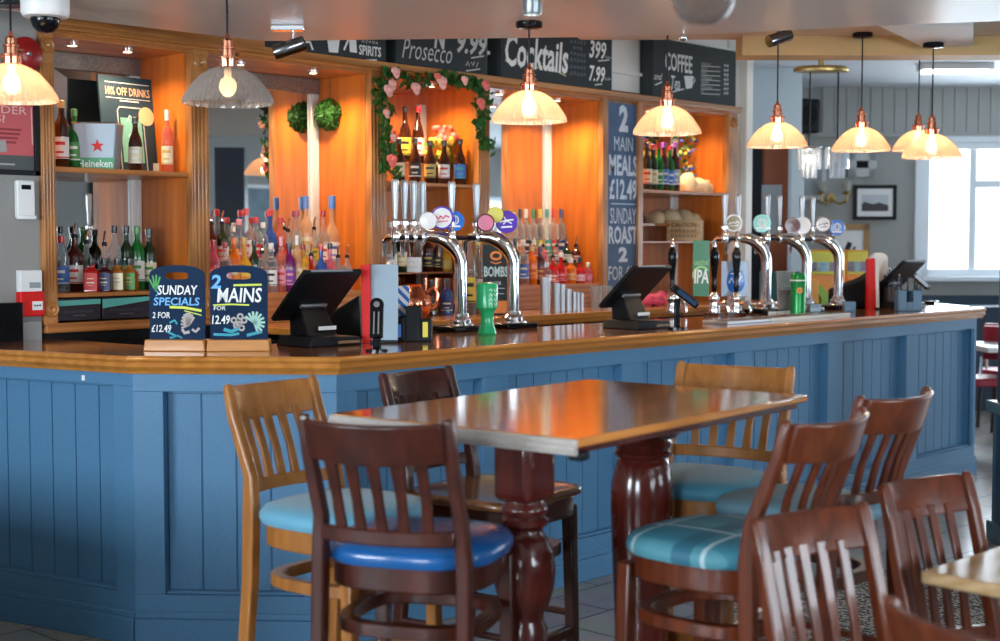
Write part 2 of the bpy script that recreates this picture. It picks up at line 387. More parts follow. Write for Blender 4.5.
# higher ceiling behind the lower one
ZM = 2.66
a = CP(-.1,5.9); b = CP(6,5.4); c = CP(6,7.9); d = CP(.45,7.9)
struct(fixn(M().prism([(a.x,a.y),(b.x,b.y),(c.x,c.y),(d.x,d.y)], ZM, ZM+.1).build('ceiling_middle', plain('middle_ceiling_paint',(.62,.52,.42),.5))))
struct(M().box(1.33,7.5,7.75,7.97,2.555,3.05, Matrix.Rotation(TOCAM,4,'Z')).build('beam', M_beam))
q = [P2(877,25,2.60), P2(925,48,2.60), P2(973,46,2.60), P2(973,26,2.60)]
struct(fixn(M().prism(q, 2.60, ZM).build('ceiling_patch', M_ceil2)))
struct(M().box(-3.2,17.2,-3,13,3.02,3.12).build('ceiling_high', M_ceilblue))
# wall end trim seen right of the coffee board
struct(M().box(8.72,8.80,5.72,5.86,0,3.12).build('trim_4', plain('ivory_trim_paint',(.85,.83,.77),.5), bevel=.004))
# horizontal mouldings high on the wall behind the boards
struct(M().box(7.0,8.7,YB-.40,YB+.06,3.0,3.12).box(3.1,8.58,YF+.10,YB+.07,2.53,3.12).box(3.1,8.58,YF+.07,YF+.1,2.64,2.66).box(3.1,8.58,YF+.07,YF+.1,2.9,2.93).build('bulkhead', plain('pale_bulkhead_paint',(.84,.84,.82),.6)))

# patterned carpet under the low tables
def carpet():
    m, t, b = nt('zigzag_carpet'); tc = t.nodes.new('ShaderNodeTexCoord'); w = t.nodes.new('ShaderNodeTexWave'); w.inputs['Scale'].default_value = 9; w.inputs['Distortion'].default_value = 9; w.inputs['Detail'].default_value = 1; w.inputs['Detail Scale'].default_value = 4
    r = t.nodes.new('ShaderNodeValToRGB'); r.color_ramp.elements[0].position = .55; r.color_ramp.elements[0].color = (.02,.02,.022,1); r.color_ramp.elements[1].position = .72; r.color_ramp.elements[1].color = (.34,.32,.29,1)
    t.links.new(tc.outputs['Object'], w.inputs['Vector']); t.links.new(w.outputs['Fac'], r.inputs[0]); t.links.new(r.outputs[0], b.inputs['Base Color']); b.inputs['Roughness'].default_value = .95; return m
q = [CP(.35,1.2),CP(.86,6.1),CP(1.95,6.5),CP(3.4,4.8),CP(2.6,1.2)]
struct(fixn(M().prism([(v.x,v.y) for v in q],0,.006).build('floor_carpet', carpet())))
# ================================================================== the back bar
def bx_(px): return onY(px, 244, YF).x
ZS = 2.455      # underside of the cornice
m = M(); xa, xb = bx_(43)-.01, bx_(737)+.02
xl = bx_(262)
m.box(xa,xb,YF-.025,YF+.10,2.465,2.503).box(xa,xb,YF-.01,YF+.10,2.455,2.465).box(xa,xl,YF-.04,YF+.10,2.485,2.55).box(xa,xl,YF-.055,YF+.1,2.55,2.57)
o = m.build('cornice', M_cornice, bevel=.006); tag(o, 'oak cornice rail running along the top of the whole back bar, under the chalkboards', 'cornice')
def bay(px0, px1, postL, postR, label, shelves, panelmat=M_oakP, base_z=1.12, flute=True, trim=True):
    """px0..px1: clear opening at the front; postL/postR: (px,px) of front posts belonging to this bay or None"""
    x0, x1 = bx_(px0), bx_(px1)
    t = thing('back_bar_bay', label, 'back bar unit', ((x0+x1)/2, YF, 0), 0, 'mirrored oak bays of the back bar'); ox = (x0+x1)/2
    a, b = x0-ox, x1-ox; D = YB-YF
    M().box(a-.028,a,.051,D,base_z,ZS).build('side_panel', panelmat, t)
    M().box(b,b+.028,.051,D,base_z,ZS).build('side_panel', panelmat, t)
    M().box(a,b,D,D+.012,base_z,ZS).build('mirror', M_mirror, t)
    M().box(a-.028,b+.028,.02,D,ZS-.018,ZS).build('top_panel', M_oakX, t)
    if trim:
        M().box(b-.062,b-.034,D-.018,D,base_z,ZS-.10).box(b-.030,b-.002,D-.014,D,base_z,ZS-.1).build('mirror_trim', M_alu, t, bevel=.003)
        if px0 < 300: M().box(a,b,D-.02,D,ZS-.10,ZS-.018).build('mirror_trim', plain('speckled_trim',(.30,.30,.28),.3,.8,var=.5,bscale=60), t, bevel=.003)
    for p in (postL, postR):
        if not p: continue
        c, d = bx_(p[0])-ox, bx_(p[1])-ox; mm = M()
        mm.box(c,d,0,.05,base_z-.02,ZS)
        n = 4
        if flute and d-c > .05:
            ww = (d-c)/(n*2+1)
            for i in range(n): mm.tube([(c+ww*(1.5+2*i),0,base_z+.14),(c+ww*(1.5+2*i),0,ZS-.14)], ww*.62, 8)
        po = mm.build('post', M_postw, t, bevel=.003)
        if d-c > .06:
            for zc in (ZS-.065, base_z+.06):
                M().lathe([(.0,0),(.012,.004),(.016,.010),(.024,.006),(.030,.012),(.036,.006),(.036,0)], (0,0,0), 20, TR((c+d)/2,-.001,zc,rx=math.pi/2)).build('rosette', M_postw, po)
    for (z, d0, d1, th) in shelves:
        M().box(a,b,d0,d1,z-th,z).build('shelf', M_oakX, t, bevel=.003)
    return t
bay1 = bay(57,193,(43,57),(193,210),'leftmost oak bay holding the steel ice bucket and the 10% off drinks poster',[(1.865,.03,.44,.025),(1.30,.02,.44,.02)],base_z=1.17)
bay2 = bay(210,372,None,(372,387),'wide mirrored oak bay with two leafy balls and tiers of spirit bottles',[(1.27,.02,.44,.15),(1.40,.22,.44,.13)])
bay3 = bay(387,479,None,(479,490),'oak bay framed by a garland of roses, beer bottles on its shelf',[(1.865,.03,.44,.02),(1.36,.05,.40,.008)])
bay4 = bay(490,603,None,(603,608),'oak mirror bay under the cocktails chalkboard with red liqueur bottles',[(1.27,.02,.44,.15),(1.40,.22,.44,.13)],flute=False)
bay5 = bay(643,728,(638,643),(728,737),'rightmost oak bay with wine bottles on the shelf beside a cream cloth',[(1.885,.03,.44,.022),(1.665,.22,.44,.02),(1.54,.04,.3,.015)],flute=False)
# bottom rail of bay one and the cartons' plinth
# back counter
m = M(); xc0, xc1 = 4.15, 8.56
m.box(xc0,xc1,5.24,YF+.44,1.085,1.12).box(xc0,xc1,5.255,5.3,1.06,1.085)
bc = thing('back_counter','low wooden back counter under the mirrored bays with dark cupboard fronts','counter',((xc0+xc1)/2,5.5,0))
T0 = Matrix.Translation((-(xc0+xc1)/2,-5.5,0))
mm = M(); mm.v = [T0 @ v for v in m.v]; mm.f = m.f; mm.mi = m.mi
mm.build('worktop', M_edge, bc, bevel=.006)
M().box(3.15,xc1,5.34,YB,0.0,1.06,T0).build('carcass', M_blkm, bc)
n = 6
for i in range(n):
    x0 = xc0+.03+i*(xc1-xc0)/n; x1 = x0+(xc1-xc0)/n-.06
    M().box(x0,x1,5.315,5.34,.12,1.03,T0).build('door', M_bluedark, bc, bevel=.004)
    M().box(x1+.01,x1+.05,5.31,5.34,.1,1.06,T0).build('stile', M_oakZ, bc, bevel=.003)
M().box(bx_(43),bx_(210),5.68,YB,1.125,1.168,T0).build('bottom_rail', M_oakX, bc, bevel=.004); M().box(bx_(43),bx_(210),5.70,YB,1.06,1.125,T0).build('painted_shadow_gap', M_blkm, bc)  # solid black box paints the shade of the void below the rail

# ------------------------------------------------------------------ downlights under the top panels
def downlight(px, Y, e, label):
    x = bx_(px); t = thing('downlight', label, 'downlight', (x, Y, ZS-.018), 0, 'small downlights in the back bar bays')
    M().lathe([(.030,0),(.030,-.008),(.022,-.010)],(0,0,0),18).build('rim', M_chrome, t)
    M().lathe([(.021,-.010),(.0,-.011)],(0,0,0),18,cap=False).build('lens', plain('lit_lens',(1,.8,.5),.4,emit=8,ecol=(1,.72,.42)), t)
    l = bpy.data.lights.new('downlight_bulb','SPOT'); l.energy = e; l.color = (1,.72,.44); l.spot_size = R(150); l.spot_blend = .8; l.shadow_soft_size = .03
    o = bpy.data.objects.new('downlight_bulb', l); COL.objects.link(o); o.location = (x, Y, ZS-.05)
WARM = 30
for px, nm, k in ((95,'downlight above the ice bucket in the leftmost bay',.35),(150,'downlight above the 10% off drinks poster',.5),(262,'downlight in the left half of the bay with leafy balls',.8),(335,'downlight in the right half of the bay with leafy balls',1.2),(408,'downlight behind the left side of the rose garland',1.0),(452,'downlight behind the right side of the rose garland',.6),(520,'downlight in the left half of the bay below the cocktails board',.8),(577,'downlight in the right half of the bay below the cocktails board',1.3),(668,'downlight above the wine bottles in the rightmost bay',.9),(705,'downlight above the cream cloth in the rightmost bay',.55)):
    downlight(px, YF+.17, WARM*k, nm)

# ------------------------------------------------------------------ bottles
PROF = {
 'spirit': [(.92,0),(1,.015),(1,.60),(.88,.67),(.45,.75),(.36,.80),(.34,.93)],
 'wine':   [(.92,0),(1,.015),(1,.60),(.84,.68),(.42,.77),(.36,.82),(.36,.96)],
 'beer':   [(.92,0),(1,.015),(1,.52),(.84,.62),(.46,.76),(.38,.84),(.38,.96)],
 'squat':  [(.85,0),(1,.03),(1,.42),(.85,.52),(.38,.62),(.30,.68),(.30,.90)],
 'jack':   [(1.2,0),(1.28,.02),(1.28,.60),(1.1,.66),(.50,.72),(.42,.78),(.42,.92)],
 'tall':   [(.92,0),(1,.01),(1,.70),(.80,.76),(.36,.82),(.32,.86),(.32,.95)],
}
G = {
 'clear': glassy('clear_glass',(.93,.95,.95),(.45,.50,.52),.14,.03,.30),
 'green': glassy('green_glass',(.10,.45,.08),(.01,.17,.03),.65),
 'dgreen': glassy('dark_green_glass',(.03,.12,.03),(.008,.03,.012),.85),
 'brown': glassy('brown_glass',(.25,.08,.02),(.045,.012,.006),.85),
 'amber': glassy('amber_glass',(.85,.40,.06),(.50,.16,.02),.5),
 'orange': glassy('orange_liquid_glass',(1,.42,.06),(.85,.20,.01),.6),
 'red': glassy('red_liquid_glass',(.9,.06,.03),(.62,.015,.012),.65),
 'salmon': glassy('salmon_liquid_glass',(1,.62,.52),(.70,.22,.15),.36),
 'pink': glassy('pink_liquid_glass',(1,.60,.68),(.70,.18,.28),.32),
 'purple': glassy('purple_liquid_glass',(.35,.04,.30),(.16,.008,.13),.8),
 'yellow': glassy('yellow_liquid_glass',(1,.75,.15),(.80,.45,.04),.55),
 'blue': glassy('blue_glass',(.15,.30,.75),(.03,.10,.40),.7),
 'peach': glassy('peach_liquid_glass',(1,.82,.62),(.70,.42,.24),.5),
 'dark': glassy('dark_red_glass',(.12,.01,.01),(.05,.006,.006),.9),
 'cream': plain('cream_glaze',(.72,.60,.38),.25),
}
LC = {'white':(.78,.78,.74),'cream':(.74,.66,.45),'red':(.58,.03,.03),'navy':(.02,.04,.14),'green':(.06,.26,.05),'blue':(.05,.16,.50),'yellow':(.75,.55,.06),'black':(.015,.015,.015),'orange':(.75,.25,.03),'pink':(.75,.30,.38),'gold':(.55,.38,.10),'purple':(.20,.04,.30),'dred':(.30,.01,.015),'teal':(.05,.35,.32),'grey':(.35,.36,.36)}
def LM(c): return plain(c+'_label_paper' , LC[c], .5)
def CM(c): return plain(c+'_cap', LC[c], .3, coat=.3)
def bottle(x, y, z, h, r, kind, glass, lab, cap, label, cat, group, name, lab2='grey'):
    prof = [(a*r, b*h) for a, b in PROF[kind]]; body = M(); nn = 4 if kind == 'jack' else 18
    T = TR(rz=TOCAM+(math.pi/4 if nn == 4 else 0))
    body.lathe(prof, (0,0,0), nn, T)
    o = body.build(name, G[glass], None, loc=(x,y,z), sharp=50, bevel=(.004 if nn == 4 else 0)); tag(o, label, cat, group)
    # label: part of a cylinder (or a flat card on square bottles) turned to the room
    if lab:
        z0, z1 = (.14*h, .46*h) if kind != 'squat' else (.08*h,.36*h)
        lm = M()
        if nn == 4:
            q = 1.28*r*math.cos(math.pi/4)+.001; T2 = TR(rz=TOCAM)
            lm.box(-q*.92,q*.92,-q-.0015,-q,.05*h,.58*h,T2); lm.mat(1)
            lm.text('No. 7',-q*.5,q*.5,z0*.6+.62*(z1-z0),z0*.6+.9*(z1-z0),-q-.002,0,.02,T2) if False else None
            lm.box(-q*.55,q*.55,-q-.0022,-q-.0014,.27*h,.31*h,T2).box(-q*.35,q*.35,-q-.0022,-q-.0014,.20*h,.215*h,T2).box(-q*.45,q*.45,-q-.0022,-q-.0014,.40*h,.43*h,T2)
        else:
            def arc(a0,a1,rr,za,zb):
                n = 9; vs = []
                for i in range(n+1):
                    a = a0+(a1-a0)*i/n; vs += [(rr*math.sin(a),-rr*math.cos(a),za),(rr*math.sin(a),-rr*math.cos(a),zb)]
                lm.add(vs, [(2*i,2*i+2,2*i+3,2*i+1) for i in range(n)], TR(rz=TOCAM))
            arc(-1.35,1.35,r+.0012,z0,z1); lm.mat(1)
            arc(-.7,.7,r+.0018,z0+.62*(z1-z0),z0+.78*(z1-z0)); arc(-.5,.5,r+.0018,z0+.25*(z1-z0),z0+.34*(z1-z0)); arc(-1.35,1.35,r+.0016,z0+.03*(z1-z0),z0+.09*(z1-z0))
        lm.build('label', [LM(lab), LM(lab2)], o)
    zt, rt = prof[-1][1], prof[-1][0]
    if cap == 'pour':
        c = M(); c.lathe([(rt*1.25,0),(rt*1.25,.012),(rt*.6,.02)],(0,0,zt),12)
        c.build('pourer_collar', M_blk, o)
        M().tube([(0,0,zt+.015),(0,0,zt+.035),(.004,-.006,zt+.055),(.010,-.016,zt+.07)],[.006,.005,.0045,.004],8,TR(rz=TOCAM)).build('pourer_spout', M_chrome, o)
    elif cap:
        hh = max(h*.075,.018)*(1.9 if kind in ('tall',) else 2.2 if cap == 'blue' else 1)
        M().lathe([(rt*1.22,-.012),(rt*1.28,0),(rt*1.28,hh-.002),(rt*1.1,hh)],(0,0,zt),14).build('cap', CM(cap), o)
    return o
ordn = {}
def row(items, Y, zb, group, where, name='spirit_bottle', cat='bottle'):
    """items: (px, top py, kind, glass, label, cap, description, radius)"""
    for it in items:
        px, py, kind, glass, lab, cap, desc, r = it[:8]; lab2 = it[8] if len(it) > 8 else ('red' if lab in ('white','cream','yellow') else 'gold')
        p = onY(px, py, Y); extra = {'pour':.07}.get(cap, .02 if cap else 0)
        h = max(p.z-zb-extra, .10)/ (PROF[kind][-1][1]+ (0 if cap != 'pour' else 0))
        bottle(p.x, Y, zb, h, r, kind, glass, lab, cap, desc+' '+where, cat, group, name, lab2)
g1 = 'bottles on the lower shelf of the leftmost bay'
row([(61,236,'spirit','clear','blue','red','clear bottle with blue label and red cap',.036,'white'),
     (74,223,'spirit','dark','white','pour','large dark red bottle with white label and steel pourer',.042),
     (86,229,'spirit','clear','red','pour','clear bottle with red neck and pourer behind the red labelled one',.030),
     (104,231,'spirit','clear','grey','pour','clear bottle with tall pourer behind the navy labelled one',.030),
     (114,226,'wine','clear','grey','black','clear bottle with long black cap behind the cream labelled one',.032),
     (126,226,'wine','dgreen','teal','black','dark bottle with black cap behind the green labelled one',.032),
     (137,227,'spirit','green','white','green','bright green bottle with white lower label',.036,'green'),
     (149,229,'wine','dgreen','cream','black','dark green bottle with cream label beside the sandwich board',.036,'green')], YF+.20, 1.30, g1, 'on the bay shelf')
row([(92,258,'jack','red','red','black','square whiskey bottle with a bright red label',.035,'cream'),
     (105,258,'jack','dark','navy','black','square whiskey bottle with a navy label',.035,'cream'),
     (118,258,'jack','amber','cream','black','square whiskey bottle with a cream label',.035,'grey'),
     (130,258,'jack','amber','green','black','square whiskey bottle with a green label',.035,'gold')], YF+.09, 1.30, g1, 'above the dark cartons','whiskey_bottle')
g2 = 'bottles on the upper shelf of the leftmost bay'
row([(61,101,'spirit','brown','white','gold','brown bottle with white and red label',.036,'red'),
     (74,109,'beer','green','green','green','green beer bottle left of the ice bucket',.030,'white')], YF+.16, 1.865, g2, 'on the top shelf','beer_bottle')
row([(135,117,'beer','brown','cream','black','brown beer bottle with pale crescent label in front of the poster',.032,'white')], YF+.10, 1.865, g2, '','beer_bottle')
row([(167,114,'tall','salmon','cream','white','slim pink bottle with clear glass stopper at right of the poster',.028,'gold')], YF+.14, 1.865, g2, '')
g3 = 'spirit bottles in the wide mirrored bay'; W = 'in the ball bay back tier'
row([(211,211,'spirit','dark','dred','pour','dark bottle with crimson label, at the left post',.034,'black'),
     (222,211,'spirit','dgreen','white','pour','black necked bottle with steel pourer',.034),
     (233,226,'spirit','clear','yellow','white','clear bottle with yellow label and white cap',.030,'green'),
     (239,219,'squat','clear','pink','pink','clear bottle with broad pale pink cap',.040,'white'),
     (246,209,'spirit','clear','white','red','clear bottle with tall bright red cap',.033),
     (256,217,'spirit','clear','red','red','clear bottle with red cap and red label',.033,'white'),
     (263,222,'spirit','clear','grey','white','clear bottle with grey label and white cap',.030),
     (270,210,'squat','blue','navy','red','round dark blue bottle with big red cap',.042,'white'),
     (280,217,'spirit','salmon','red','red','pinkish bottle with red cap and red collar',.034,'white'),
     (288,219,'spirit','clear','white','pour','clear bottle with pourer beside the pinkish one',.030,'black'),
     (297,211,'squat','clear','gold','dred','clear round bottle with dark red ball cap',.038,'white'),
     (306,203,'spirit','peach','cream','blue','cream liquid bottle with blue neck wrap and silver tip',.034,'gold'),
     (314,217,'spirit','clear','yellow','pour','clear bottle with pourer beside the blue necked cream bottle',.028,'green'),
     (323,211,'squat','clear','white','dred','clear faceted bottle with dark crimson cap',.036,'red'),
     (332,203,'squat','peach','white','blue','big peach bottle with blue neck wrap',.052,'blue'),
     (343,219,'spirit','orange','red','pour','red and orange bottle with pourer, last at the right',.032,'white')], YF+.32, 1.40, g3, W)
W = 'in the ball bay front tier'
row([(213,240,'spirit','pink','pink','dred','pale pink bottle, dark red neck, at left post',.032,'white'),
     (225,242,'spirit','clear','pink','dred','clear bottle with pink label and dark red neck',.032,'white'),
     (234,238,'spirit','orange','orange','orange','bright orange bottle',.032,'cream'),
     (244,238,'squat','yellow','yellow','gold','amber and yellow wide bottle above the sandwich board',.042,'orange'),
     (254,240,'spirit','dgreen','black','black','dark green bottle with black label',.028,'gold'),
     (262,240,'spirit','clear','gold','pour','clear bottle with gold label and pourer',.028,'black'),
     (271,243,'spirit','clear','white','white','clear bottle with tall white label beside the sandwich board',.032,'black'),
     (281,240,'tall','salmon','pink','pink','tall salmon pink bottle left of the purple one',.026,'red'),
     (289,243,'spirit','purple','purple','black','deep purple bottle',.036,'pink'),
     (297,239,'tall','peach','cream','white','slender peach bottle right of the purple one',.025,'gold'),
     (303,244,'spirit','yellow','yellow','dred','yellow bottle with crimson cap',.032,'white'),
     (311,243,'squat','red','red','pour','rounded red bottle with pourer',.034,'yellow'),
     (321,244,'squat','blue','blue','red','short blue bottle with red cap',.036,'white'),
     (330,243,'squat','pink','pink','black','rounded pink bottle with black cap above the till',.036,'red'),
     (338,245,'spirit','clear','pink','pour','clear bottle with pink label and pourer above the till',.030,'white'),
     (347,245,'spirit','clear','white','pour','plain clear bottle with pourer at the right end',.028,'pink')], YF+.12, 1.27, g3, W)
# bay 3
g4 = 'beer bottles on the shelf behind the rose garland'
row([(399,138,'beer','brown','cream','black','brown beer bottle with cream label, nearest the left post',.032,'green'),
     (415,138,'beer','brown','black','black','brown beer bottle with white ring on a black label',.034,'white'),
     (430,140,'beer','brown','gold','black','brown beer bottle with gold oval label below the flowers',.034,'black'),
     (444,140,'beer','brown','white','black','brown beer bottle with white and red label right of the flowers',.033,'red'),
     (460,139,'beer','brown','blue','black','brown beer bottle with blue label standing apart at the right',.035,'teal')], YF+.10, 1.865, g4, 'on the garland shelf','beer_bottle')
rx0, rx1 = onY(394,170,6.0).x, onY(424,170,6.0).x
o = M().box(rx0,rx1,5.93,6.08,1.865,1.99).build('riser_block', M_oakX, bevel=.004); tag(o,'small wooden riser under the two tall rear beer bottles','riser')
row([(405,107,'beer','brown','yellow','black','tall brown beer bottle with yellow label in the rear pair',.035,'black'),
     (418,107,'beer','brown','white','dred','tall brown beer bottle with white label in the rear pair',.035,'red')], YF+.30, 1.99, g4, 'behind the garland','beer_bottle')
g5 = 'bottles on the glass shelf of the garland bay'
row([(390,222,'squat','clear','white','white','clear cordial bottle with white lid beside the left post',.040,'grey'),
     (401,228,'spirit','dgreen','cream','gold','dark olive bottle with cream label',.034,'gold'),
     (428,232,'wine','dark','black','black','black bottle in the middle of the shelf',.034,'gold'),
     (437,238,'wine','brown','black','gold','brown bottle with gold cap right of the black one',.032,'gold'),
     (445,240,'squat','yellow','gold','black','amber pear shaped bottle',.040,'gold')], YF+.14, 1.36, g5, 'on the glass shelf')
row([(389,262,'spirit','clear','white','white','clear bottle behind the stainless panel',.032,'grey'),
     (432,282,'tall','dark','black','black','dark slim bottle beneath the glass shelf',.030,'gold'),
     (447,281,'tall','blue','navy','black','blue black bottle beneath the glass shelf',.032,'white'),
     (459,240,'spirit','dgreen','cream','gold','green bottle with gold cap right of the glass shelf',.032,'gold'),
     (470,236,'spirit','clear','yellow','gold','clear bottle with yellow label behind the beer founts',.032,'black'),
     (478,240,'spirit','clear','white','gold','clear bottle with white label behind the beer founts',.032,'gold')], 5.62, 1.12, g5, 'on the back counter')
# bay 4
g6 = 'bottles in the bay under the cocktails board'
W = 'in the cocktails bay rear row'
cc = [(513,'white','white'),(520,'black','orange'),(526,'white','black'),(533,'green','green'),(540,'yellow','yellow'),(547,'green','teal'),(554,'red','red'),(561,'navy','navy'),(568,'green','green')]
nm = ['clear bottle with white stopper beside the tap badge','clear cordial bottle with black cap and orange label','clear cordial bottle with white and black cap','clear bottle, green cap, beside the yellow capped one','clear cordial bottle with yellow cap','clear cordial bottle with dark teal cap','clear cordial bottle with red cap','clear cordial bottle with navy cap','clear cordial bottle with green cap, last on the right']
cp = ['white','black','white','green','yellow','teal','red','navy','green']
row([(c[0],213 if i else 216,'tall','clear',c[2],cp[i],nm[i],.031,'white') for i,c in enumerate(cc)], YF+.33, 1.40, g6, W)
W = 'in the cocktails bay middle row'
row([(534,240,'spirit','salmon','red','white','pink bottle with red label',.032,'white'),
     (543,243,'spirit','pink','pink','pour','pink bottle with pourer',.030,'red'),
     (557,236,'spirit','clear','white','pour','clear bottle with dark label and pourer',.032,'navy'),
     (567,235,'spirit','dgreen','white','pour','dark green bottle with white label and pourer',.032,'green'),
     (576,236,'wine','dark','dred','pour','dark wine red bottle with pourer',.032,'white'),
     (584,236,'wine','red','red','pour','crimson bottle with pourer nearest the oak post',.032,'white')], YF+.20, 1.40, g6, W)
W = 'in the cocktails bay front row'
row([(515,238,'spirit','dgreen','black','black','black topped green bottle beside the chrome fount',.034,'gold'),
     (523,240,'spirit','clear','blue','white','clear bottle with tall blue and white label',.036,'white'),
     (532,246,'spirit','orange','orange','gold','bright orange bottle with gold top',.034,'red'),
     (540,246,'wine','dark','dred','black','dark brown red bottle',.034,'gold'),
     (547,262,'spirit','clear','white','white','short clear bottle with white label',.028,'red'),
     (553,247,'squat','red','red','pour','bright red round bottle with white tracery',.038,'white'),
     (561,252,'squat','red','red','white','red globe shaped bottle with white cap',.038,'pink'),
     (571,258,'spirit','orange','orange','cream' if False else 'white','pale orange bottle with white cap',.034,'cream'),
     (580,257,'squat','red','pink','black','dark pink round bottle with black collar',.036,'white'),
     (588,262,'spirit','pink','pink','white','small pink bottle with white cap at the right end',.028,'red')], YF+.09, 1.27, g6, W)
# bay 5
row([(647,143,'wine','dgreen','cream','black','dark wine bottle with black neck and cream label, leftmost',.035,'red'),
     (653,145,'wine','dgreen','cream','red','green wine bottle with red neck',.035,'gold'),
     (659,144,'wine','green','green','dred','green wine bottle with dark red neck',.035,'white'),
     (664,143,'wine','dark','blue','purple','wine bottle with purple neck and blue label',.035,'white'),
     (670,146,'wine','green','blue','dred','green wine bottle with blue label and crimson neck',.035,'white'),
     (675,143,'wine','dark','grey','purple','wine bottle with wide purple neck and pale label, rightmost',.037,'white')], YF+.12, 1.885, 'wine bottles beside the cream cloth', 'on the top shelf','wine_bottle')
# ================================================================== the bar itself
ZT = 1.10
E = [(2.56,5.72),(2.845,4.587),(3.36,3.97),(8.90,3.97)]       # customer edge of the top
I = [(3.16,5.72),(3.22,5.05),(3.62,4.72),(8.90,4.72)]        # staff edge
def nrm(a, b): d = Vector((b[0]-a[0], b[1]-a[1])).normalized(); return Vector((d.y*-1, d.x))  # left of travel
def outn(a, b): d = Vector((b[0]-a[0], b[1]-a[1])).normalized(); return Vector((d.y, -d.x))    # right of travel = customer side
N = [outn(E[i],E[i+1]) for i in range(3)]
def mitre(n1, n2): m_ = (n1+n2); return m_/m_.length_squared*2
NM = [N[0], mitre(N[0],N[1]), mitre(N[1],N[2]), N[2]]
bt = thing('serving_counter', 'varnished wooden bar top with moulded golden edge on the blue panelled bar', 'bar top', (0,0,0))
EI = [(E[i][0]-NM[i].x*.02, E[i][1]-NM[i].y*.02) for i in range(4)]
EI[3] = (8.88, 3.99)
fixn(M().prism(EI+[(9.47,4.72),I[2],I[1],I[0]], ZT-.04, ZT).build('surface', M_top, bt))
prof = [(-.03,ZT-.001),(-.012,ZT+.002),(0,ZT-.004),(.004,ZT-.012),(0,ZT-.020),(-.008,ZT-.024),(-.004,ZT-.030),(.0,ZT-.038),(-.004,ZT-.046),(-.016,ZT-.052),(-.020,ZT-.066),(-.05,ZT-.066),(-.05,ZT-.001)]
for i in range(3):
    fixn(M().sweepX(prof, E[i], E[i+1], (NM[i],NM[i+1])).build('edge_moulding', M_edge, bt, sharp=50))
fixn(M().sweepX(prof, E[3], (9.50,4.74), (Vector((.35,-1)),Vector((1.2,.1)))).build('edge_moulding', M_edge, bt, sharp=50))
bar = thing('panelled_bar', 'blue grey tongue and groove panelled bar front running from left wall to right', 'bar', (0,0,0))
INS = .042
B = [(E[i][0]-NM[i].x*INS, E[i][1]-NM[i].y*INS) for i in range(4)]; B[3] = (8.86, 3.97+INS)
def seg_panels(i, panels, st, zt=.965, zb=.19):
    """panels: list of (s0,s1) along the segment; frame stands .03 proud of boards"""
    a, b = Vector(B[i]), Vector(B[i+1]); d = (b-a); L = d.length; ang = math.atan2(d.y, d.x)
    T = Matrix.Translation((a.x,a.y,0)) @ Matrix.Rotation(ang,4,'Z')     # local x along, local -y = customer side
    f = M(); f.box(0,L,0,.06,0,zb,T).box(0,L,0,.06,zt,ZT-.06,T); xs = 0
    for (s0,s1) in panels: f.box(xs,s0,0,.06,zb,zt,T); xs = s1
    f.box(xs,L,0,.06,zb,zt,T)
    f.build('frame', M_blue, bar, bevel=.002)
    for (s0,s1) in panels:
        p = M(); w = .120 if i < 2 else .105; n = max(1, round((s1-s0)/w)); w = (s1-s0)/n
        for k in range(n):
            x = s0+k*w; g = .0035
            p.add([(x,.058,zb),(x+g,.052,zb),(x+w-g,.052,zb),(x+w,.058,zb),(x,.058,zt),(x+g,.052,zt),(x+w-g,.052,zt),(x+w,.058,zt)],[(0,1,5,4),(1,2,6,5),(2,3,7,6)],T)
            p.box(x+w-.0008,x+w+.0008,.050,.0535,zb,zt,T)
        p.box(s0,s1,.060,.070,zb,zt,T)
        pp = p.build('panel', M_blue, bar, sharp=15)
        e = .012
        M().box(s0,s1,.040,.055,zt-e,zt,T).build('bead', M_blue, pp, bevel=.003); M().box(s0,s1,.015,.055,zb,zb+e,T).build('bead', M_blue, pp, bevel=.003)
    s = M(); pr = [(0,0),(0,.13),(.008,.125),(.012,.11),(.018,.10),(.018,.0)]
    s.box(0,L,-.018,0,0,.10,T).box(0,L,-.010,0,.10,.125,T)
    s.build('skirting', M_blue, bar, bevel=.003)
    M().box(0,L,.071,.12,0,ZT-.04,T).build('carcass', M_blkm, bar)
L0 = (Vector(B[1])-Vector(B[0])).length; L1 = (Vector(B[2])-Vector(B[1])).length; L2 = B[3][0]-B[2][0]
seg_panels(0, [(.04,L0-.10)], 0, zt=.985)
seg_panels(1, [(.115,L1-.13)], 0)
P = []; x = 8.82-B[2][0]
for k in range(6):
    P.append((max(x-.78,.10), x)); x -= .93
P = [p for p in reversed(P) if p[1]-p[0] > .2]
seg_panels(2, P, 0)
M().prism([(8.80,4.02),(8.86,4.02),(9.42,4.70),(9.34,4.70)],0,ZT-.06).build('end_panel', M_blue, bar, bevel=.003)
o = M().box(-.008,.008,-.001,.0,-.01,.01).build('sticker', M_white, None); 
a = onX(60,377,2.8); o.location = (Vector((*B[0],0))*(1-.78)+Vector((*B[1],0))*.78).to_tuple()[:2]+(1.005,); o.rotation_euler.z = math.atan2(B[1][1]-B[0][1],B[1][0]-B[0][0])
tag(o,'small white paper sticker on the blue bar front at left','sticker')

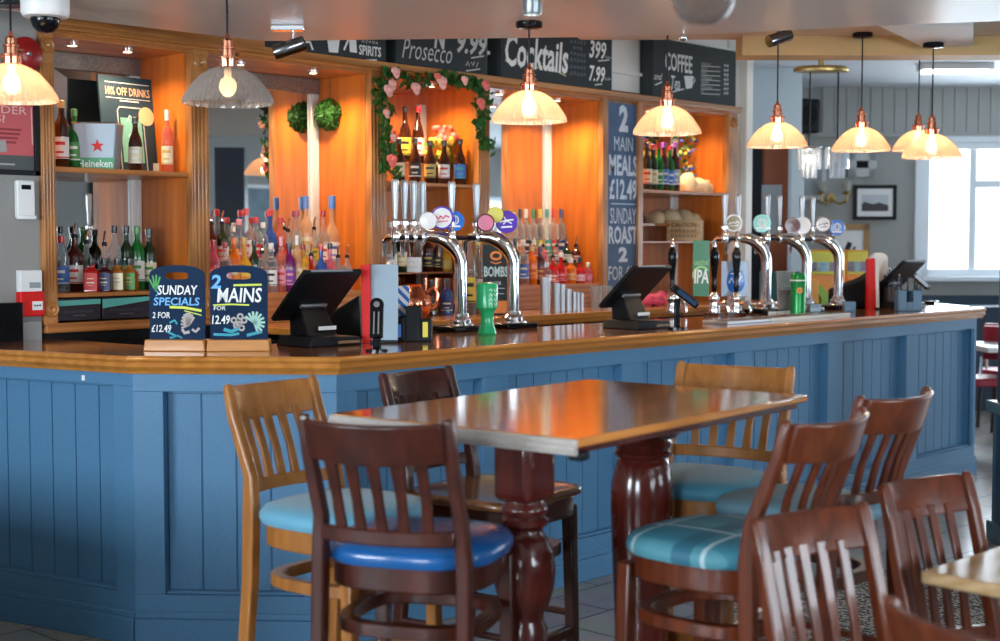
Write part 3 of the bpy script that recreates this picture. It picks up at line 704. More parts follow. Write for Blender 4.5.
# ------------------------------------------------------------------ beer founts
M_badge = {}
def tower(px, py, Y, n, side, label, badges, hcol=M_steel, black_base=True, hscale=1.12):
    """swan-neck fount standing on the bar: pixel of its foot centre, row Y"""
    p = onZ(px, py, ZT); x, y = p.x, p.y
    t = thing('beer_fount', label, 'beer tap', (x, y, ZT), 0, 'chrome swan neck beer founts along the bar')
    M().box(-.11,.11,-.07,.09,0,.028).build('base', M_blkg, t, bevel=.006)
    M().lathe([(.068,.028),(.066,.036),(.050,.046),(.058,.056),(.040,.070),(.036,.085)],(0,0,0),24).build('foot', M_chrome, t)
    ne = M(); pts = [(0,0,.08),(0,0,.305)]
    for k in range(9):
        a = R(10*k+10); pts.append((-.10*(1-math.cos(a))*.9, .10*(1-math.cos(a)), .305+.15*math.sin(a)))
    pts += [(-.125,.14,.461)]
    ne.tube(pts, [.030]*2+[.031,.032,.034,.036,.038,.038,.037,.034,.030,.026], 16)
    ne.build('neck', M_chrome, t, sharp=60)
    # cross bar to the left with taps
    M().tube([(-.10,.12,.45),(-.36,.05,.45)], .013, 10).build('cross_bar', M_blkg, t)
    for i in range(n):
        u = .12+i*(.24/max(n-1,1)); c = Vector((-.06-u*.96+.02, .135-u*.25, .45))
        tap = M(); tap.tube([c+Vector((0,.0,.0)), c+Vector((0,.05,0)), c+Vector((0,.075,-.02)), c+Vector((0,.08,-.09))],[.016,.016,.013,.009],10)
        tap.lathe([(.018,-.02),(.020,0),(.020,.03),(.013,.04),(.013,.055),(.019,.06),(.019,.075),(.010,.085)],c,14)
        tp = tap.build('tap', M_chrome, t)
        M().lathe([(.009,.08),(.011,.10),(.017,.22*hscale),(.018,.235*hscale),(.015,.24*hscale)],c,14).build('handle', hcol, tp)
    for (dx, dz, rr, col, ring, mark) in badges:
        c = Vector((dx, .02+abs(dx)*.25, .445+dz))
        b = M().tube([c+Vector((0,.03,-.05)), c+Vector((0,.02,0))], .006, 8)
        T = Matrix.Translation(c) @ Matrix.Rotation(TOCAM,4,'Z')
        bb = M().lathe([(rr,0),(rr,.014),(rr*.95,.018),(0,.019)],(0,0,0),28,T @ Matrix.Rotation(math.pi/2,4,'X')).build('badge', ring, t)
        b.build('stem', M_chrome, bb)
        M().lathe([(rr*.84,.0185),(0,.0205)],(0,0,0),24,T @ Matrix.Rotation(math.pi/2,4,'X'),cap=False).build('badge_face', col, bb)
        if mark:
            mk = M()
            if mark[0] == 'scrawl':
                mk.stroke([(-rr*.6,-rr*.2),(-rr*.45,rr*.12),(-rr*.3,-rr*.1),(-rr*.1,rr*.16),(rr*.1,-rr*.08),(rr*.3,rr*.2),(rr*.6,rr*.05)], rr*.14,-.0225,T); mk.stroke([(-rr*.5,-rr*.36),(rr*.5,-rr*.26)], rr*.08,-.0225,T)
            elif mark[0] == 'globe':
                mk.stroke([(rr*.42*math.cos(a),rr*.42*math.sin(a)+rr*.1) for a in [i*math.pi/8 for i in range(17)]], rr*.12,-.0225,T)
                mk.stroke([(rr*.18*math.cos(a),rr*.42*math.sin(a)+rr*.1) for a in [i*math.pi/8 for i in range(17)]], rr*.09,-.0225,T)
                mk.stroke([(-rr*.6,-rr*.5),(rr*.6,-rr*.5)], rr*.16,-.0225,T)
            elif mark[0] == 'star':
                mk.stroke([(-rr*.6,-rr*.02),(-rr*.1,rr*.12),(rr*.6,rr*.2)], rr*.13,-.0225,T); mk.stroke([(-rr*.25,rr*.45),(rr*.0,rr*.1),(-rr*.3,-rr*.2)], rr*.11,-.0225,T)
                mk.stroke([(rr*.0,rr*.1),(rr*.45,-rr*.15)], rr*.1,-.0225,T); mk.stroke([(-rr*.5,-rr*.48),(rr*.5,-rr*.42)], rr*.15,-.0225,T)
            mk.build('emblem', mark[2], bb)
    return t
pw = plain('white_badge',(.8,.8,.82),.25,coat=.5); pu = plain('purple_badge',(.10,.04,.50),.25,coat=.5); pb = plain('blue_badge',(.02,.16,.62),.25,coat=.5)
pk = plain('pink_badge',(.80,.25,.40),.25,coat=.5); py_ = plain('yellow_badge',(.75,.70,.15),.25,coat=.5); pm = plain('mint_badge',(.18,.62,.55),.25,coat=.5); pbr = plain('brown_badge',(.12,.02,.02),.25,coat=.5)
mr = plain('crimson_mark',(.65,.02,.10),.4); mw = plain('white_mark',(.85,.85,.85),.4); mg = plain('dark_green_mark',(.02,.18,.14),.4)
tower(461,331,4.5,4,1,'chrome beer fount with white pink and blue round badges, left of the green bottle',
      [(-.02,.085,.050,pb,pb,('globe','',mw)),(-.085,.100,.056,pw,pu,('scrawl','',mr)),(-.16,.085,.042,pw,pw,None)])
tower(513,328,4.5,2,1,'chrome beer fount with purple, yellow and pink badges, right of the green bottle',
      [(-.02,.085,.056,pu,pu,('star','',mw)),(-.085,.12,.040,py_,py_,None),(-.14,.08,.045,pk,pbr,None)])
tower(766,313,4.5,2,1,'chrome beer fount with a mint green badge, leftmost of the right hand three',
      [(-.02,.10,.055,pm,pm,('globe','',mw)),(-.24,.10,.052,plain('olive_badge',(.25,.22,.10),.3,coat=.4),pw,('scrawl','',mw))])
tower(806,311,4.5,2,1,'chrome beer fount behind the glass and green can',
      [(-.02,.09,.055,pw,pw,None),(-.10,.09,.050,pbr,pbr,None)])
tower(838,309,4.5,2,1,'chrome beer fount with blue badge, farthest right on the bar',
      [(-.0,.08,.052,pb,pb,('globe','',mw)),(-.12,.10,.052,pw,pbr,('scrawl','',pbr))])
# ------------------------------------------------------------------ hand pumps and drip tray
def pump(px, clip, label):
    p = onZ(px, 316, ZT); t = thing('hand_pump', label, 'hand pump', (p.x, p.y, ZT), 0, 'black handled hand pumps')
    M().box(-.035,.035,-.05,.05,0,.02).lathe([(.034,.02),(.036,.05),(.024,.075),(.030,.09),(.034,.105),(.026,.125),(.016,.14)],(0,0,0),20).build('body', M_chrome, t, sharp=50)
    M().tube([(0,-.02,.07),(0,-.085,.085),(0,-.10,.05),(0,-.10,.025)],[.010,.010,.009,.007],10).build('spout', M_chrome, t)
    M().lathe([(.011,.14),(.017,.17),(.013,.20),(.016,.24),(.026,.33),(.028,.36),(.020,.385),(.012,.40)],(0,0,0),18).build('handle', M_blkg, t)
    M().lathe([(.012,.40),(.014,.41),(.010,.42),(.006,.44),(.003,.455)],(0,0,0),14).build('finial', M_chrome, t)
    if clip:
        T = Matrix.Translation((clip[0],clip[3],clip[1])) @ Matrix.Rotation(TOCAM+.0,4,'Z')
        if clip[2] == 'green':
            g = M().prismY([(-.046,-.15),(.046,-.15),(.049,.0),(.046,.17),(-.046,.17),(-.049,0)],0,.006,T).build('pump_clip', plain('green_clip',(.015,.16,.06),.3,coat=.4), t, bevel=.002)
            k = M().text('IPA',-.040,.043,-.075,.005,-.0015,.1,.02,T); k.build('lettering', mw, g)
            M().text('GREENE',-.042,.042,.03,.055,-.0015,.1,.01,T).stroke([(.045*math.cos(a),.05*math.sin(a)-.03) for a in [i*math.pi/10 for i in range(2,12)]],.012,-.001,T).build('emblem', plain('pale_green_mark',(.35,.65,.25),.5), g)
        else:
            g = M().box(-.075,.085,0,.006,-.11,.10,T).build('pump_clip', plain('silver_blue_clip',(.30,.38,.50),.3,.2), t, bevel=.004)
            M().sphere((0,0,0),1,20,10,T @ Matrix.Translation((.01,-.001,-.02)) @ Matrix.Diagonal((.055,.002,.07,1))).build('emblem', pb, g)
            M().stroke([(-.03,-.03),(-.015,.0),(-.0,-.03),(.012,.004),(.026,-.02),(.045,.012)],.007,-.004,T).stroke([(-.02,.025),(.04,.03)],.006,-.004,T).build('lettering', mw, g)
    return t
pump(672,None,'black handled hand pump with silver finial just right of the till')
pump(714,(-.19,.27,'green',-.04),'black handled hand pump beside the tall green clip lettered IPA')
pump(736,(.065,.22,'silver',.06),'black handled hand pump in front of the silver clip with a blue oval')
a = onZ(664,322,ZT); b = onZ(811,314,ZT)
dt = thing('drip_tray','long steel drip tray with pale edge strip under the hand pumps','drip tray',((a.x+b.x)/2, 4.20, ZT)); hl = (b.x-a.x)/2-.02
M().box(-hl,hl,-.08,.08,0,.016).build('tray', M_steel, dt, bevel=.003)
g = M()
for k in range(36): u = -hl+.03+k*(2*hl-.06)/35; g.box(u-.004,u+.004,-.07,.07,.016,.020)
g.build('grille', M_chrome, dt)
M().box(-hl*.35,hl,-.084,-.0805,.001,.018).build('edge_strip', plain('ivory_strip',(.62,.62,.56),.35), dt)
for k in range(4):
    p = onZ(683+k*20.5,313,ZT); o = M().box(-.055,.055,-.012,.02,0,.035).build('price_block', M_blk, None, loc=(p.x,4.40,ZT), bevel=.002)
    tag(o,'small black holder with white card beside the hand pumps, %s' % ('first from the till','second from the till','third from the till','fourth from the till')[k],'card holder','card holders by the pumps')
    M().box(-.048,.048,-.014,-.0122,.008,.03).build('card', M_white, o)
# ================================================================== things on the bar top
# sandwich boards
def sboard(px, rot, label, draw, panelcol=M_navyb):
    p = onZ(px, 350.5, ZT); t = thing('sandwich_board', label, 'menu board', (p.x,p.y,ZT), TOCAM+rot, 'wooden based menu boards on the bar corner')
    W_, H_ = .112, .345
    M().prismY([(-W_-.012,0),(W_+.012,0),(W_+.006,.045),(-W_-.006,.045)],-.05,.05).build('base', wood('pale_pine',(.46,.19,.05),(.64,.30,.09),'X',.35,.3), t, bevel=.004)
    # board with arched top and slot
    poly = [(-W_,.04),(W_,.04),(W_,.295)] + [(W_*math.cos(a)*.999, .295+.042*math.sin(a)**.8) for a in [R(8+i*8.2) for i in range(21)]] + [(-W_,.295)]
    hole = [(.048*math.copysign(abs(math.cos(a))**.5,math.cos(a)), .295+.014*math.copysign(abs(math.sin(a))**.7,math.sin(a))) for a in [i*2*math.pi/24 for i in range(24)]]
    # bridge polygon (outer + hole joined by a seam)
    import mathutils
    from mathutils.geometry import tessellate_polygon
    loops = [[Vector((x,0,z)) for x,z in poly],[Vector((x,0,z)) for x,z in hole]]
    tri = tessellate_polygon(loops); allp = poly+hole; n = len(poly); m = M()
    y0, y1 = -.006, .006
    vs = [(x,y0,z) for x,z in allp]+[(x,y1,z) for x,z in allp]; N_ = len(allp)
    fs = [tuple(f) for f in tri]+[tuple(N_+i for i in reversed(f)) for f in tri]
    for lo, cnt in ((0,n),(n,len(hole))):
        for i in range(cnt): j = (i+1) % cnt; fs.append((lo+i,lo+j,N_+lo+j,N_+lo+i))
    m.add(vs, fs); b = fixn(m.build('board', panelcol, t)); draw(b)
    return t
def dr1(b):
    y = -.0068
    M().text('SUNDAY',-.078,.085,.220,.258,y,.12,.018).text('2 FOR',-.100,-.028,.128,.152,y,.1,.012).text('£12.49',-.105,-.024,.073,.102,y,.15,.012).build('lettering', M_cw, b)
    M().text('SPECIALS',-.095,.092,.178,.210,y,.1,.018).stroke([(-.09,.25),(-.075,.225),(-.085,.215)],.004,y).build('lettering', M_cb, b)
    M().stroke([(-.03,.172),(.03,.170),(.10,.158)],.010,y).stroke([(.03,.158),(.10,.140)],.004,y).build('chalk_swirl', M_cy, b)
    g = M()
    for i in range(9): a = R(40+i*20); g.stroke([(.045,.10),(.045+.03*math.cos(a),.105+.045*math.sin(a))],.012*(1-.05*i),y)
    g.stroke([(.02,.085),(.03,.07),(.05,.075)],.012,y).stroke([(.06,.085),(.075,.075),(.09,.09)],.010,y).build('chalk_drawing', M_cgr, b)
    g = M()
    for a in (60,85,110,135): g.stroke([(-.085,.235),(-.085+.035*math.cos(R(a)),.235+.065*math.sin(R(a)))],.007,y)
    g.build('chalk_leaves', M_cg, b)
    M().stroke([(-.03,.11),(-.01,.12),(0,.105)],.008,y).stroke([(-.04,.075),(0,.055),(-.03,.05)],.010,y).stroke([(.0,.06),(.02,.05)],.006,y).build('chalk_leaves', M_ct, b)
def dr2(b):
    y = -.0068
    M().text('MAINS',-.085,.090,.190,.248,y,.12,.016).text('12.49',-.105,-.035,.105,.140,y,.1,.014).text('FOR',-.098,-.052,.160,.176,y,.1,.006).build('lettering', M_cw, b)
    M().text('2',-.108,-.068,.245,.30,y,.1,.03).build('lettering', M_cb, b)
    M().stroke([(-.10,.180),(-.03,.183),(.04,.180)],.006,y).stroke([(-.02,.258),(.09,.260)],.008,y).build('chalk_swirl', M_cy, b)
    g = M()
    for cx_, cz in ((-.02,.12),(.005,.135),(.0,.105),(.02,.12),(.01,.09),(-.01,.10)): g.stroke([(cx_+.010*math.cos(k),cz+.010*math.sin(k)) for k in [i*math.pi/4 for i in range(9)]],.008,y)
    g.build('chalk_drawing', M_cgr, b)
    g = M()
    for i in range(10): a = R(-70+i*24); g.stroke([(.06,.11),(.06+.042*math.cos(a),.11+.045*math.sin(a))],.009,y)
    g.build('chalk_leaves', plain('pale_mint_chalk',(.35,.58,.50),.8), b)
    M().stroke([(-.10,.065),(-.03,.062),(.0,.068)],.010,y).stroke([(-.06,.085),(-.03,.075),(.0,.09)],.014,y).stroke([(.03,.06),(.09,.075)],.012,y).build('chalk_leaves', M_ct, b)
sboard(178, R(-6), 'blue menu board reading Sunday Specials on a pale wooden base', dr1)
sboard(239.5, R(4), 'blue menu board reading 2 Mains 12.49 on a pale wooden base', dr2)

# tills: tilted touch screens seen from the customer side
def till(px, py, Y, label, s=1.0, rz=0):
    p = onZ(px, py, ZT); x, y = (onY(px,py,Y).x, Y) if Y else (p.x, p.y)
    t = thing('till', label, 'till', (x,y,ZT), rz, 'black touch screen tills on the bar')
    # base tray
    M().prismY([(-.14,0),(.14,0),(.13,.035),(-.12,.045)],-.09,.13).build('base', M_blk, t, bevel=.005)
    M().box(.01,.12,-.10,-.088,.01,.02).build('base_lip', plain('brown_lip',(.20,.11,.05),.4), t)
    # neck
    n_ = M(); n_.add([(-.075,.0,.04),(.085,.0,.04),(.085,.12,.04),(-.075,.12,.04),(-.07,.06,.17),(.06,.06,.17),(.06,.13,.17),(-.07,.13,.17)],[(0,1,5,4),(1,2,6,5),(2,3,7,6),(3,0,4,7),(4,5,6,7)])
    n_.build('neck', M_blk, t, bevel=.006)
    M().box(-.02,.075,-.004,-.001,.062,.078).build('sticker', M_white, t)
    # screen slab: high edge near the customer, low edge toward staff
    a = math.atan2(.20,.24); L = .30*s; T = TR(0,-.07,.318,rx=math.pi/2+0) 
    T = Matrix.Translation((.0,-.075,.315)) @ Matrix.Rotation(-math.radians(43),4,'X')
    M().box(-.155*s,.155*s,0,L,-.018,.006,T).build('screen_housing', M_blk, t, bevel=.008, segs=3)
    M().box(-.14*s,.14*s,.015,L-.015,.0065,.0075,T).build('screen', M_blkg, t)
    M().box(-.12*s,.10*s,-.0025,.0,-.012,-.002,T).build('painted_edge_glint', plain('grey_edge',(.25,.28,.32),.2), t)  # grey strip paints the light caught along the screen's top edge
    M().box(-.07,.07,.19,.23,-.03,-.018,T).build('hinge', M_steel, t, bevel=.003)
    return t
till(322,345,None,'black touch screen till leaning back on the bar, beside the menu boards')
till(640,328,None,'black touch screen till in the middle of the bar, left of the hand pumps')
tl = till(903,308,None,'black touch screen till at the far right end of the bar')
# card terminals
def terminal(px, py, label, up=True, rz=TOCAM):
    p = onZ(px, py, ZT); t = thing('card_terminal', label, 'card machine', (p.x,p.y,ZT), rz, 'card machines on stands')
    M().lathe([(.045,0),(.045,.008),(.015,.014)],(0,0,0),20).build('foot', M_blkg, t)
    M().box(-.016,.016,-.012,.012,.01,.15).build('stem', M_blkg, t, bevel=.006)
    T = TR(0,-.0,.15,rx=R(-18),ry=R(0))
    return t, T
t, T = terminal(377,351,'black upright card machine holder with round head beside the red leaflet stand')
M().prismY([(-.026,-.10),(.026,-.10),(.026,.03)]+[(.028*math.cos(a),.03+.028*math.sin(a)) for a in [R(i*18) for i in range(11)]]+[(-.026,.03)],-.015,.012,T).build('cradle', M_blkg, t, bevel=.004)
M().tube([(0,-.016,.03),(0,-.019,.03)],.012,16,T).build('button', M_chrome, t)
M().box(-.012,-.006,-.019,-.015,-.09,0,T).box(.006,.012,-.019,-.015,-.09,0,T).build('rails', M_chrome, t)
t, T = terminal(677,329,'black card machine tilted on a stand in front of the first hand pump')
T = TR(0,0,.19,rz=0) @ Matrix.Rotation(R(38),4,'Y')
M().box(-.035,.125,-.035,.035,-.018,.018,T).build('terminal_body', M_blkg, t, bevel=.008)
M().box(.0,.11,-.037,-.034,-.010,.012,T).box(-.02,.10,-.028,.028,.018,.020,T).build('terminal_screen', plain('dark_blue_screen',(.02,.05,.10),.1), t)
t, T = terminal(918,306,'black card machine tilted at the far right end of the bar beside the last till')
T = TR(0,0,.18) @ Matrix.Rotation(R(42),4,'Y')
M().box(-.06,.09,-.035,.035,-.016,.016,T).build('terminal_body', M_blkg, t, bevel=.008)
M().box(-.04,.07,-.037,-.034,-.01,.012,T).box(-.05,.08,-.03,.03,.016,.018,T).build('terminal_screen', plain('dark_blue_screen',(.02,.05,.10),.1), t)
# leaflet stands (red side, pale card)
def leaflet(px, py, label, colr, w, h, rw):
    p = onZ(px, py, ZT); t = thing('leaflet_stand', label, 'leaflet stand', (p.x,p.y,ZT), TOCAM, 'red edged leaflet stands')
    M().box(-w/2,w/2,0,.006,.012,h,TR(rx=R(-6))).build('card', colr, t, bevel=.002)
    M().add([(-w/2-rw,0,0),(-w/2+.01,0,0),(-w/2-.002,0,h),(-w/2-rw-.008,0,h-.005),(-w/2-rw,.07,0),(-w/2+.01,.07,0),(-w/2-.002,.05,h),(-w/2-rw-.008,.05,h-.005)],[(0,1,2,3),(5,4,7,6),(1,5,6,2),(4,0,3,7),(3,2,6,7),(4,5,1,0)]).build('side_panel', M_red, t, bevel=.002)
    M().box(-w/2,w/2,-.01,.06,0,.012).build('foot', M_blk, t, bevel=.002)
    return t
leaflet(384,343,'tall grey card in a red edged stand beside the striped napkin pack',plain('grey_card',(.27,.36,.43),.35),.118,.335,.032)
leaflet(877,309.5,'white card in a bright red stand at the right end of the bar',M_white,.03,.33,.042)
p = onZ(886,308,ZT); t = thing('white_dispenser','white round topped dispenser on a dark stem between red stand and last till','dispenser',(p.x,p.y+.06,ZT),TOCAM)
M().prismY([(-.055,.17),(.055,.17)]+[(.055*math.cos(a),.32+.045*math.sin(a)) for a in [R(i*18) for i in range(11)]],-.04,.04).build('cover', M_white, t, bevel=.01, segs=3)
M().box(-.03,.03,-.03,.03,0,.17).build('stem', M_blk, t)
# striped napkins + black caddy
p = onZ(399,339,ZT); o = M().box(-.048,.048,-.035,.035,.0,.235,TR(rz=0)).build('napkin_pack', None or plain('striped_paper',(.7,.75,.8),.6), None, loc=(p.x,p.y,ZT), rz=TOCAM+R(4), bevel=.003)
def stripes(mat):
    t = mat.node_tree; b = t.nodes['Principled BSDF']; tc = t.nodes.new('ShaderNodeTexCoord'); w = t.nodes.new('ShaderNodeTexWave'); w.bands_direction = 'DIAGONAL'; w.inputs['Scale'].default_value = 14
    r = t.nodes.new('ShaderNodeValToRGB'); r.color_ramp.interpolation = 'CONSTANT'; r.color_ramp.elements[0].color = (.02,.16,.50,1); r.color_ramp.elements[1].position = .5; r.color_ramp.elements[1].color = (.72,.78,.85,1)
    t.links.new(tc.outputs['Object'], w.inputs['Vector']); t.links.new(w.outputs['Fac'], r.inputs[0]); t.links.new(r.outputs[0], b.inputs['Base Color'])
stripes(MAT['striped_paper'])
tag(o,'blue and white diagonally striped paper pack standing behind the black caddy','napkin pack')
p = onZ(410,341,ZT); t = thing('bar_caddy','black plastic bar caddy with blue and yellow labels in front of the striped pack','caddy',(p.x,p.y,ZT),TOCAM)
c = M(); 
for (x0,x1,h,y0) in ((-.075,-.015,.105,0),(-.015,.050,.150,.0),(.050,.095,.095,0)):
    c.box(x0,x1,-.05,-.045,0,h).box(x0,x1,.06,.065,0,h).box(x0,x0+.004,-.05,.065,0,h).box(x1-.004,x1,-.05,.065,0,h)
c.box(-.075,.095,-.05,.065,0,.008); c.build('body', M_blk, t, bevel=.002)
M().box(-.060,-.035,-.0515,-.0505,.02,.075).build('label', plain('blue_label',(.10,.25,.75),.4), t)
M().box(.058,.080,-.0515,-.0505,.02,.085).build('label', plain('yellow_label',(.75,.60,.08),.4), t)
p = onZ(388,341,ZT); o = M().add([(-.09,-.05,0),(.07,-.06,0),(.08,.04,0),(-.08,.05,0),(-.07,-.03,.06),(.03,-.04,.085),(.05,.03,.07),(-.06,.04,.04)],[(3,2,1,0),(0,1,5,4),(1,2,6,5),(2,3,7,6),(3,0,4,7),(4,5,6,7)]).build('black_pouch', M_blk, None, loc=(p.x+.05,p.y,ZT), rz=TOCAM, bevel=.012, segs=3); tag(o,'soft black pouch lying between the card holder and the caddy','pouch')
p = onZ(349,337,ZT); o = M().add([(-.11,-.06,0),(.10,-.06,0),(.10,.05,0),(-.11,.05,0),(-.09,-.05,.08),(.09,-.05,.19),(.09,.04,.19),(-.09,.04,.08)],[(3,2,1,0),(0,1,5,4),(1,2,6,5),(2,3,7,6),(3,0,4,7),(4,5,6,7)]).build('receipt_printer', M_blk, None, loc=(p.x,p.y+.06,ZT), rz=TOCAM, bevel=.01, segs=3); tag(o,'dark sloping printer behind the till and the red leaflet stand','printer')
# copper kettle jug on the back counter
p = onY(414,309,5.55); p.z = 1.12; t = thing('copper_jug','round copper jug with an arched handle behind the black caddy','jug',p,TOCAM)
M().lathe([(.06,0),(.085,.02),(.10,.07),(.095,.11),(.06,.15),(.045,.17),(.05,.18),(.046,.18),(.04,.165)],(0,0,0),28,cap=False).build('body', M_copper, t)
M().tube([(.07,0,.14),(.11,0,.17),(.13,0,.13),(.12,0,.07),(.10,0,.05)],.009,8).build('handle', M_copper, t)
# green plastic bottle
p = onZ(487,334.5,ZT); t = thing('green_shaker','bright green plastic bottle shaped shaker with white lettering between two chrome founts','shaker',(p.x,p.y,ZT),TOCAM)
M().lathe([(.040,0),(.044,.008),(.038,.03),(.030,.05),(.031,.095),(.036,.11),(.050,.125),(.051,.225),(.046,.238),(.030,.243),(.0,.243)],(0,0,0),28).build('body', M_green, t)
g = M()
for k in range(4): g.scribble(.0,.036,.200-k*.022,.217-k*.022,-.052,TR(rz=R(12)),.004)
g.build('lettering', plain('pale_green_print',(.45,.75,.55),.5), t)
# BOMBS board on the back counter
p = onY(496,322,5.42); t = thing('drinks_board','dark A4 drinks board reading Bombs between the two chrome founts','menu board',(p.x,5.42,1.12),TOCAM)
g = M().box(-.075,.075,0,.012,0,.40,TR(rx=R(-5))).build('board', M_chalk, t, bevel=.003)
T = TR(rx=R(-5)); 
M().text('BOMBS',-.068,.068,.215,.275,-.0015,0,.03,T).text('2 FOR',-.03,.03,.17,.19,-.0015,0,.01,T).stroke([(-.05,.15),(.05,.15)],.004,-.001,T).stroke([(-.045,.12),(.045,.12)],.004,-.001,T).build('lettering', plain('pale_blue_print',(.45,.62,.65),.6), g)
M().stroke([(.02*math.cos(a)*1.4,.335+.02*math.sin(a)) for a in [i*math.pi/8 for i in range(17)]],.012,-.0015,T).stroke([(-.03,.30),(0,.29),(.03,.30)],.006,-.0015,T).build('emblem', plain('orange_print',(.75,.25,.05),.5), g)
M().box(-.075,.075,-.002,0,.01,.08,T).build('lower_band', plain('orange_band',(.65,.22,.05),.5), g)
# jiggers and steel pots on the back counter
for px, ptop, r, nm in ((545,277,.030,'tallest steel measure under the red bottles'),(556,283,.024,'second tallest steel measure'),(562,284,.018,'slim steel measure beside the second tallest'),(568,289,.020,'middle steel measure in the row'),(574,292,.014,'small steel measure, one from the short trio on the left'),(578,292,.012,'small steel measure in the middle of the short trio'),(582,293,.012,'shortest steel measure at the right end of the row')):
    p = onY(px,ptop,5.45); h = max(p.z-1.12,.05); o = M().lathe([(r,0),(r,h),(r*.9,h),(r*.85,h*.4),(0,h*.4)],(0,0,0),20).build('spirit_measure', M_steel, None, loc=(p.x,5.45,1.12)); tag(o,nm+' on the back counter','measure','steel measures on the back counter')
for px, nm in ((596,'left'),(606,'right')):
    p = onY(px,265,5.50); o = M().lathe([(.030,0),(.036,.14),(.038,.14),(.032,-.0)],(0,0,0),20).build('pint_glass', G['clear'], None, loc=(p.x,5.5,1.12)); tag(o,'clear upturned glass below the tall blue menu board, the %s one' % nm,'glass','glasses under the tall menu board')
p = onY(655,302,5.45); o = M()
random.seed(3)
vs = []; o.sphere((0,0,.04),.06,14,8,None,(1.5,.8,.7)); o.sphere((-.07,0,.04),.04,10,6); o.sphere((.06,-.01,.05),.045,10,6)
for i,v in enumerate(o.v): v += Vector((random.uniform(-1,1),random.uniform(-1,1),random.uniform(-.3,.6)))*.012
o = o.build('pink_cloth', plain('pink_cloth_fabric',(.75,.08,.16),.7,var=.5,bscale=18), None, loc=(p.x,5.45,1.12), sharp=180); tag(o,'crumpled pink and white cloth on the back counter behind the middle till','cloth')
# glass with drink and green can on the drip tray's right end
p = onZ(785,315,ZT); t = thing('drinking_glass','clear plastic glass of brown drink beside the green can at the drip tray end','glass',(p.x,p.y,ZT))
M().lathe([(.042,0),(.054,.25),(.057,.255),(.054,.26),(.050,.25),(.039,.01),(0,.008)],(0,0,0),28,cap=False).build('cup', G['clear'], t)
M().lathe([(.038,.012),(.046,.15),(0,.15)],(0,0,0),24).build('drink', glassy('cola_liquid',(.5,.2,.08),(.10,.03,.015),.7), t)
M().sphere((.01,0,.16),.03,10,6,None,(1.2,1,.5)).build('ice', G['clear'], t)
p = onZ(793,316,ZT); t = thing('drink_can','tall green drinks can with orange fruit mark, touching the plastic glass','can',(p.x+.02,p.y-.02,ZT),TOCAM)
M().lathe([(.036,0),(.044,.010),(.044,.235),(.037,.250),(.036,.250),(.034,.246),(0,.246)],(0,0,0),28).build('body', plain('green_can_paint',(.01,.24,.06),.25,.3), t)
M().lathe([(.0445,.205),(.0445,.212)],(0,0,0),28,cap=False).build('band', M_cw, t)
T=TR(0,-.0452,.15); M().stroke([(.012*math.cos(a),.012*math.sin(a)) for a in [i*math.pi/6 for i in range(13)]],.012,0,T).build('emblem', plain('orange_print',(.75,.25,.05),.5), t)
# pale blue tumblers
for px, py, nm in ((814,314.5,'beneath the middle right fount'),(849,312,'to the right of the last chrome fount')):
    p = onZ(px,py,ZT); o = M().box(-.034,.034,-.034,.034,0,.008).box(-.034,.034,-.034,-.028,.008,.065).box(-.034,.034,.028,.034,.008,.065).box(-.034,-.028,-.028,.028,.008,.065).box(.028,.034,-.028,.028,.008,.065).build('square_dish', plain('smoky_blue_plastic',(.10,.20,.32),.15,coat=.5), None, loc=(p.x,p.y,ZT), rz=TOCAM, bevel=.003); tag(o,'small square smoky blue dish '+nm,'dish','square blue dishes on the bar')
# dark sloping box, cutlery pot, blue caddy, ashtray at the far end
p = onZ(864,308,ZT); o = M().prismY([(-.17,0),(.10,0),(.10,.25),(.03,.20),(-.17,.12)],-.10,.10).build('dark_cover', M_blkm, None, loc=(p.x,p.y+.05,ZT), rz=TOCAM, bevel=.012, segs=3); tag(o,'black sloping cover on the bar between the last fount and the red stand','cover')
p = onZ(890,308,ZT); t = thing('cutlery_pot','dark pot full of shiny cutlery in front of the far right till','cutlery pot',(p.x,p.y,ZT))
M().lathe([(.055,0),(.062,.14),(.058,.14),(.052,.01),(0,.01)],(0,0,0),24,cap=False).build('pot', plain('dark_brown_pot',(.03,.018,.014),.4), t)
random.seed(11)
for k in range(9):
    a = k*2.4; r0 = .035*(k%3)/3+.008; p0 = Vector((r0*math.cos(a),r0*math.sin(a),.02)); p1 = p0*1.9+Vector((0,0,.19+.02*(k%3))); p1.z = .19+.02*(k%4)
    M().tube([p0,p1],.003,6).sphere(p1,.014,8,6,None,(1,.5,1.5)).build('utensil', M_chrome, t)
p = onZ(908,311,ZT); t = thing('blue_caddy','slate blue slotted caddy at the right end of the bar','caddy',(p.x,p.y,ZT),TOCAM)
c = M().box(-.075,.075,-.04,.04,0,.01).box(-.075,.075,.034,.04,0,.13).box(-.075,-.069,-.04,.04,0,.13).box(.069,.075,-.04,.04,0,.15).box(-.075,-.02,-.04,-.034,0,.13).box(.02,.075,-.04,-.034,0,.13).box(-.02,.02,-.04,-.034,0,.06)
c.build('body', plain('slate_blue_plastic',(.08,.17,.27),.35), t, bevel=.003)
for k in range(3): M().tube([(-.04+k*.035,.0,.012),(-.05+k*.045,.0,.21)],.006,8).build('pen', M_blk, t)
p = onZ(926,304,ZT); o = M().lathe([(.055,0),(.085,.018),(.09,.022),(.082,.022),(.05,.006),(0,.006)],(0,0,0),28).build('black_dish', M_blkg, None, loc=(p.x,p.y,ZT)); tag(o,'low black round dish at the far right end of the bar','dish')

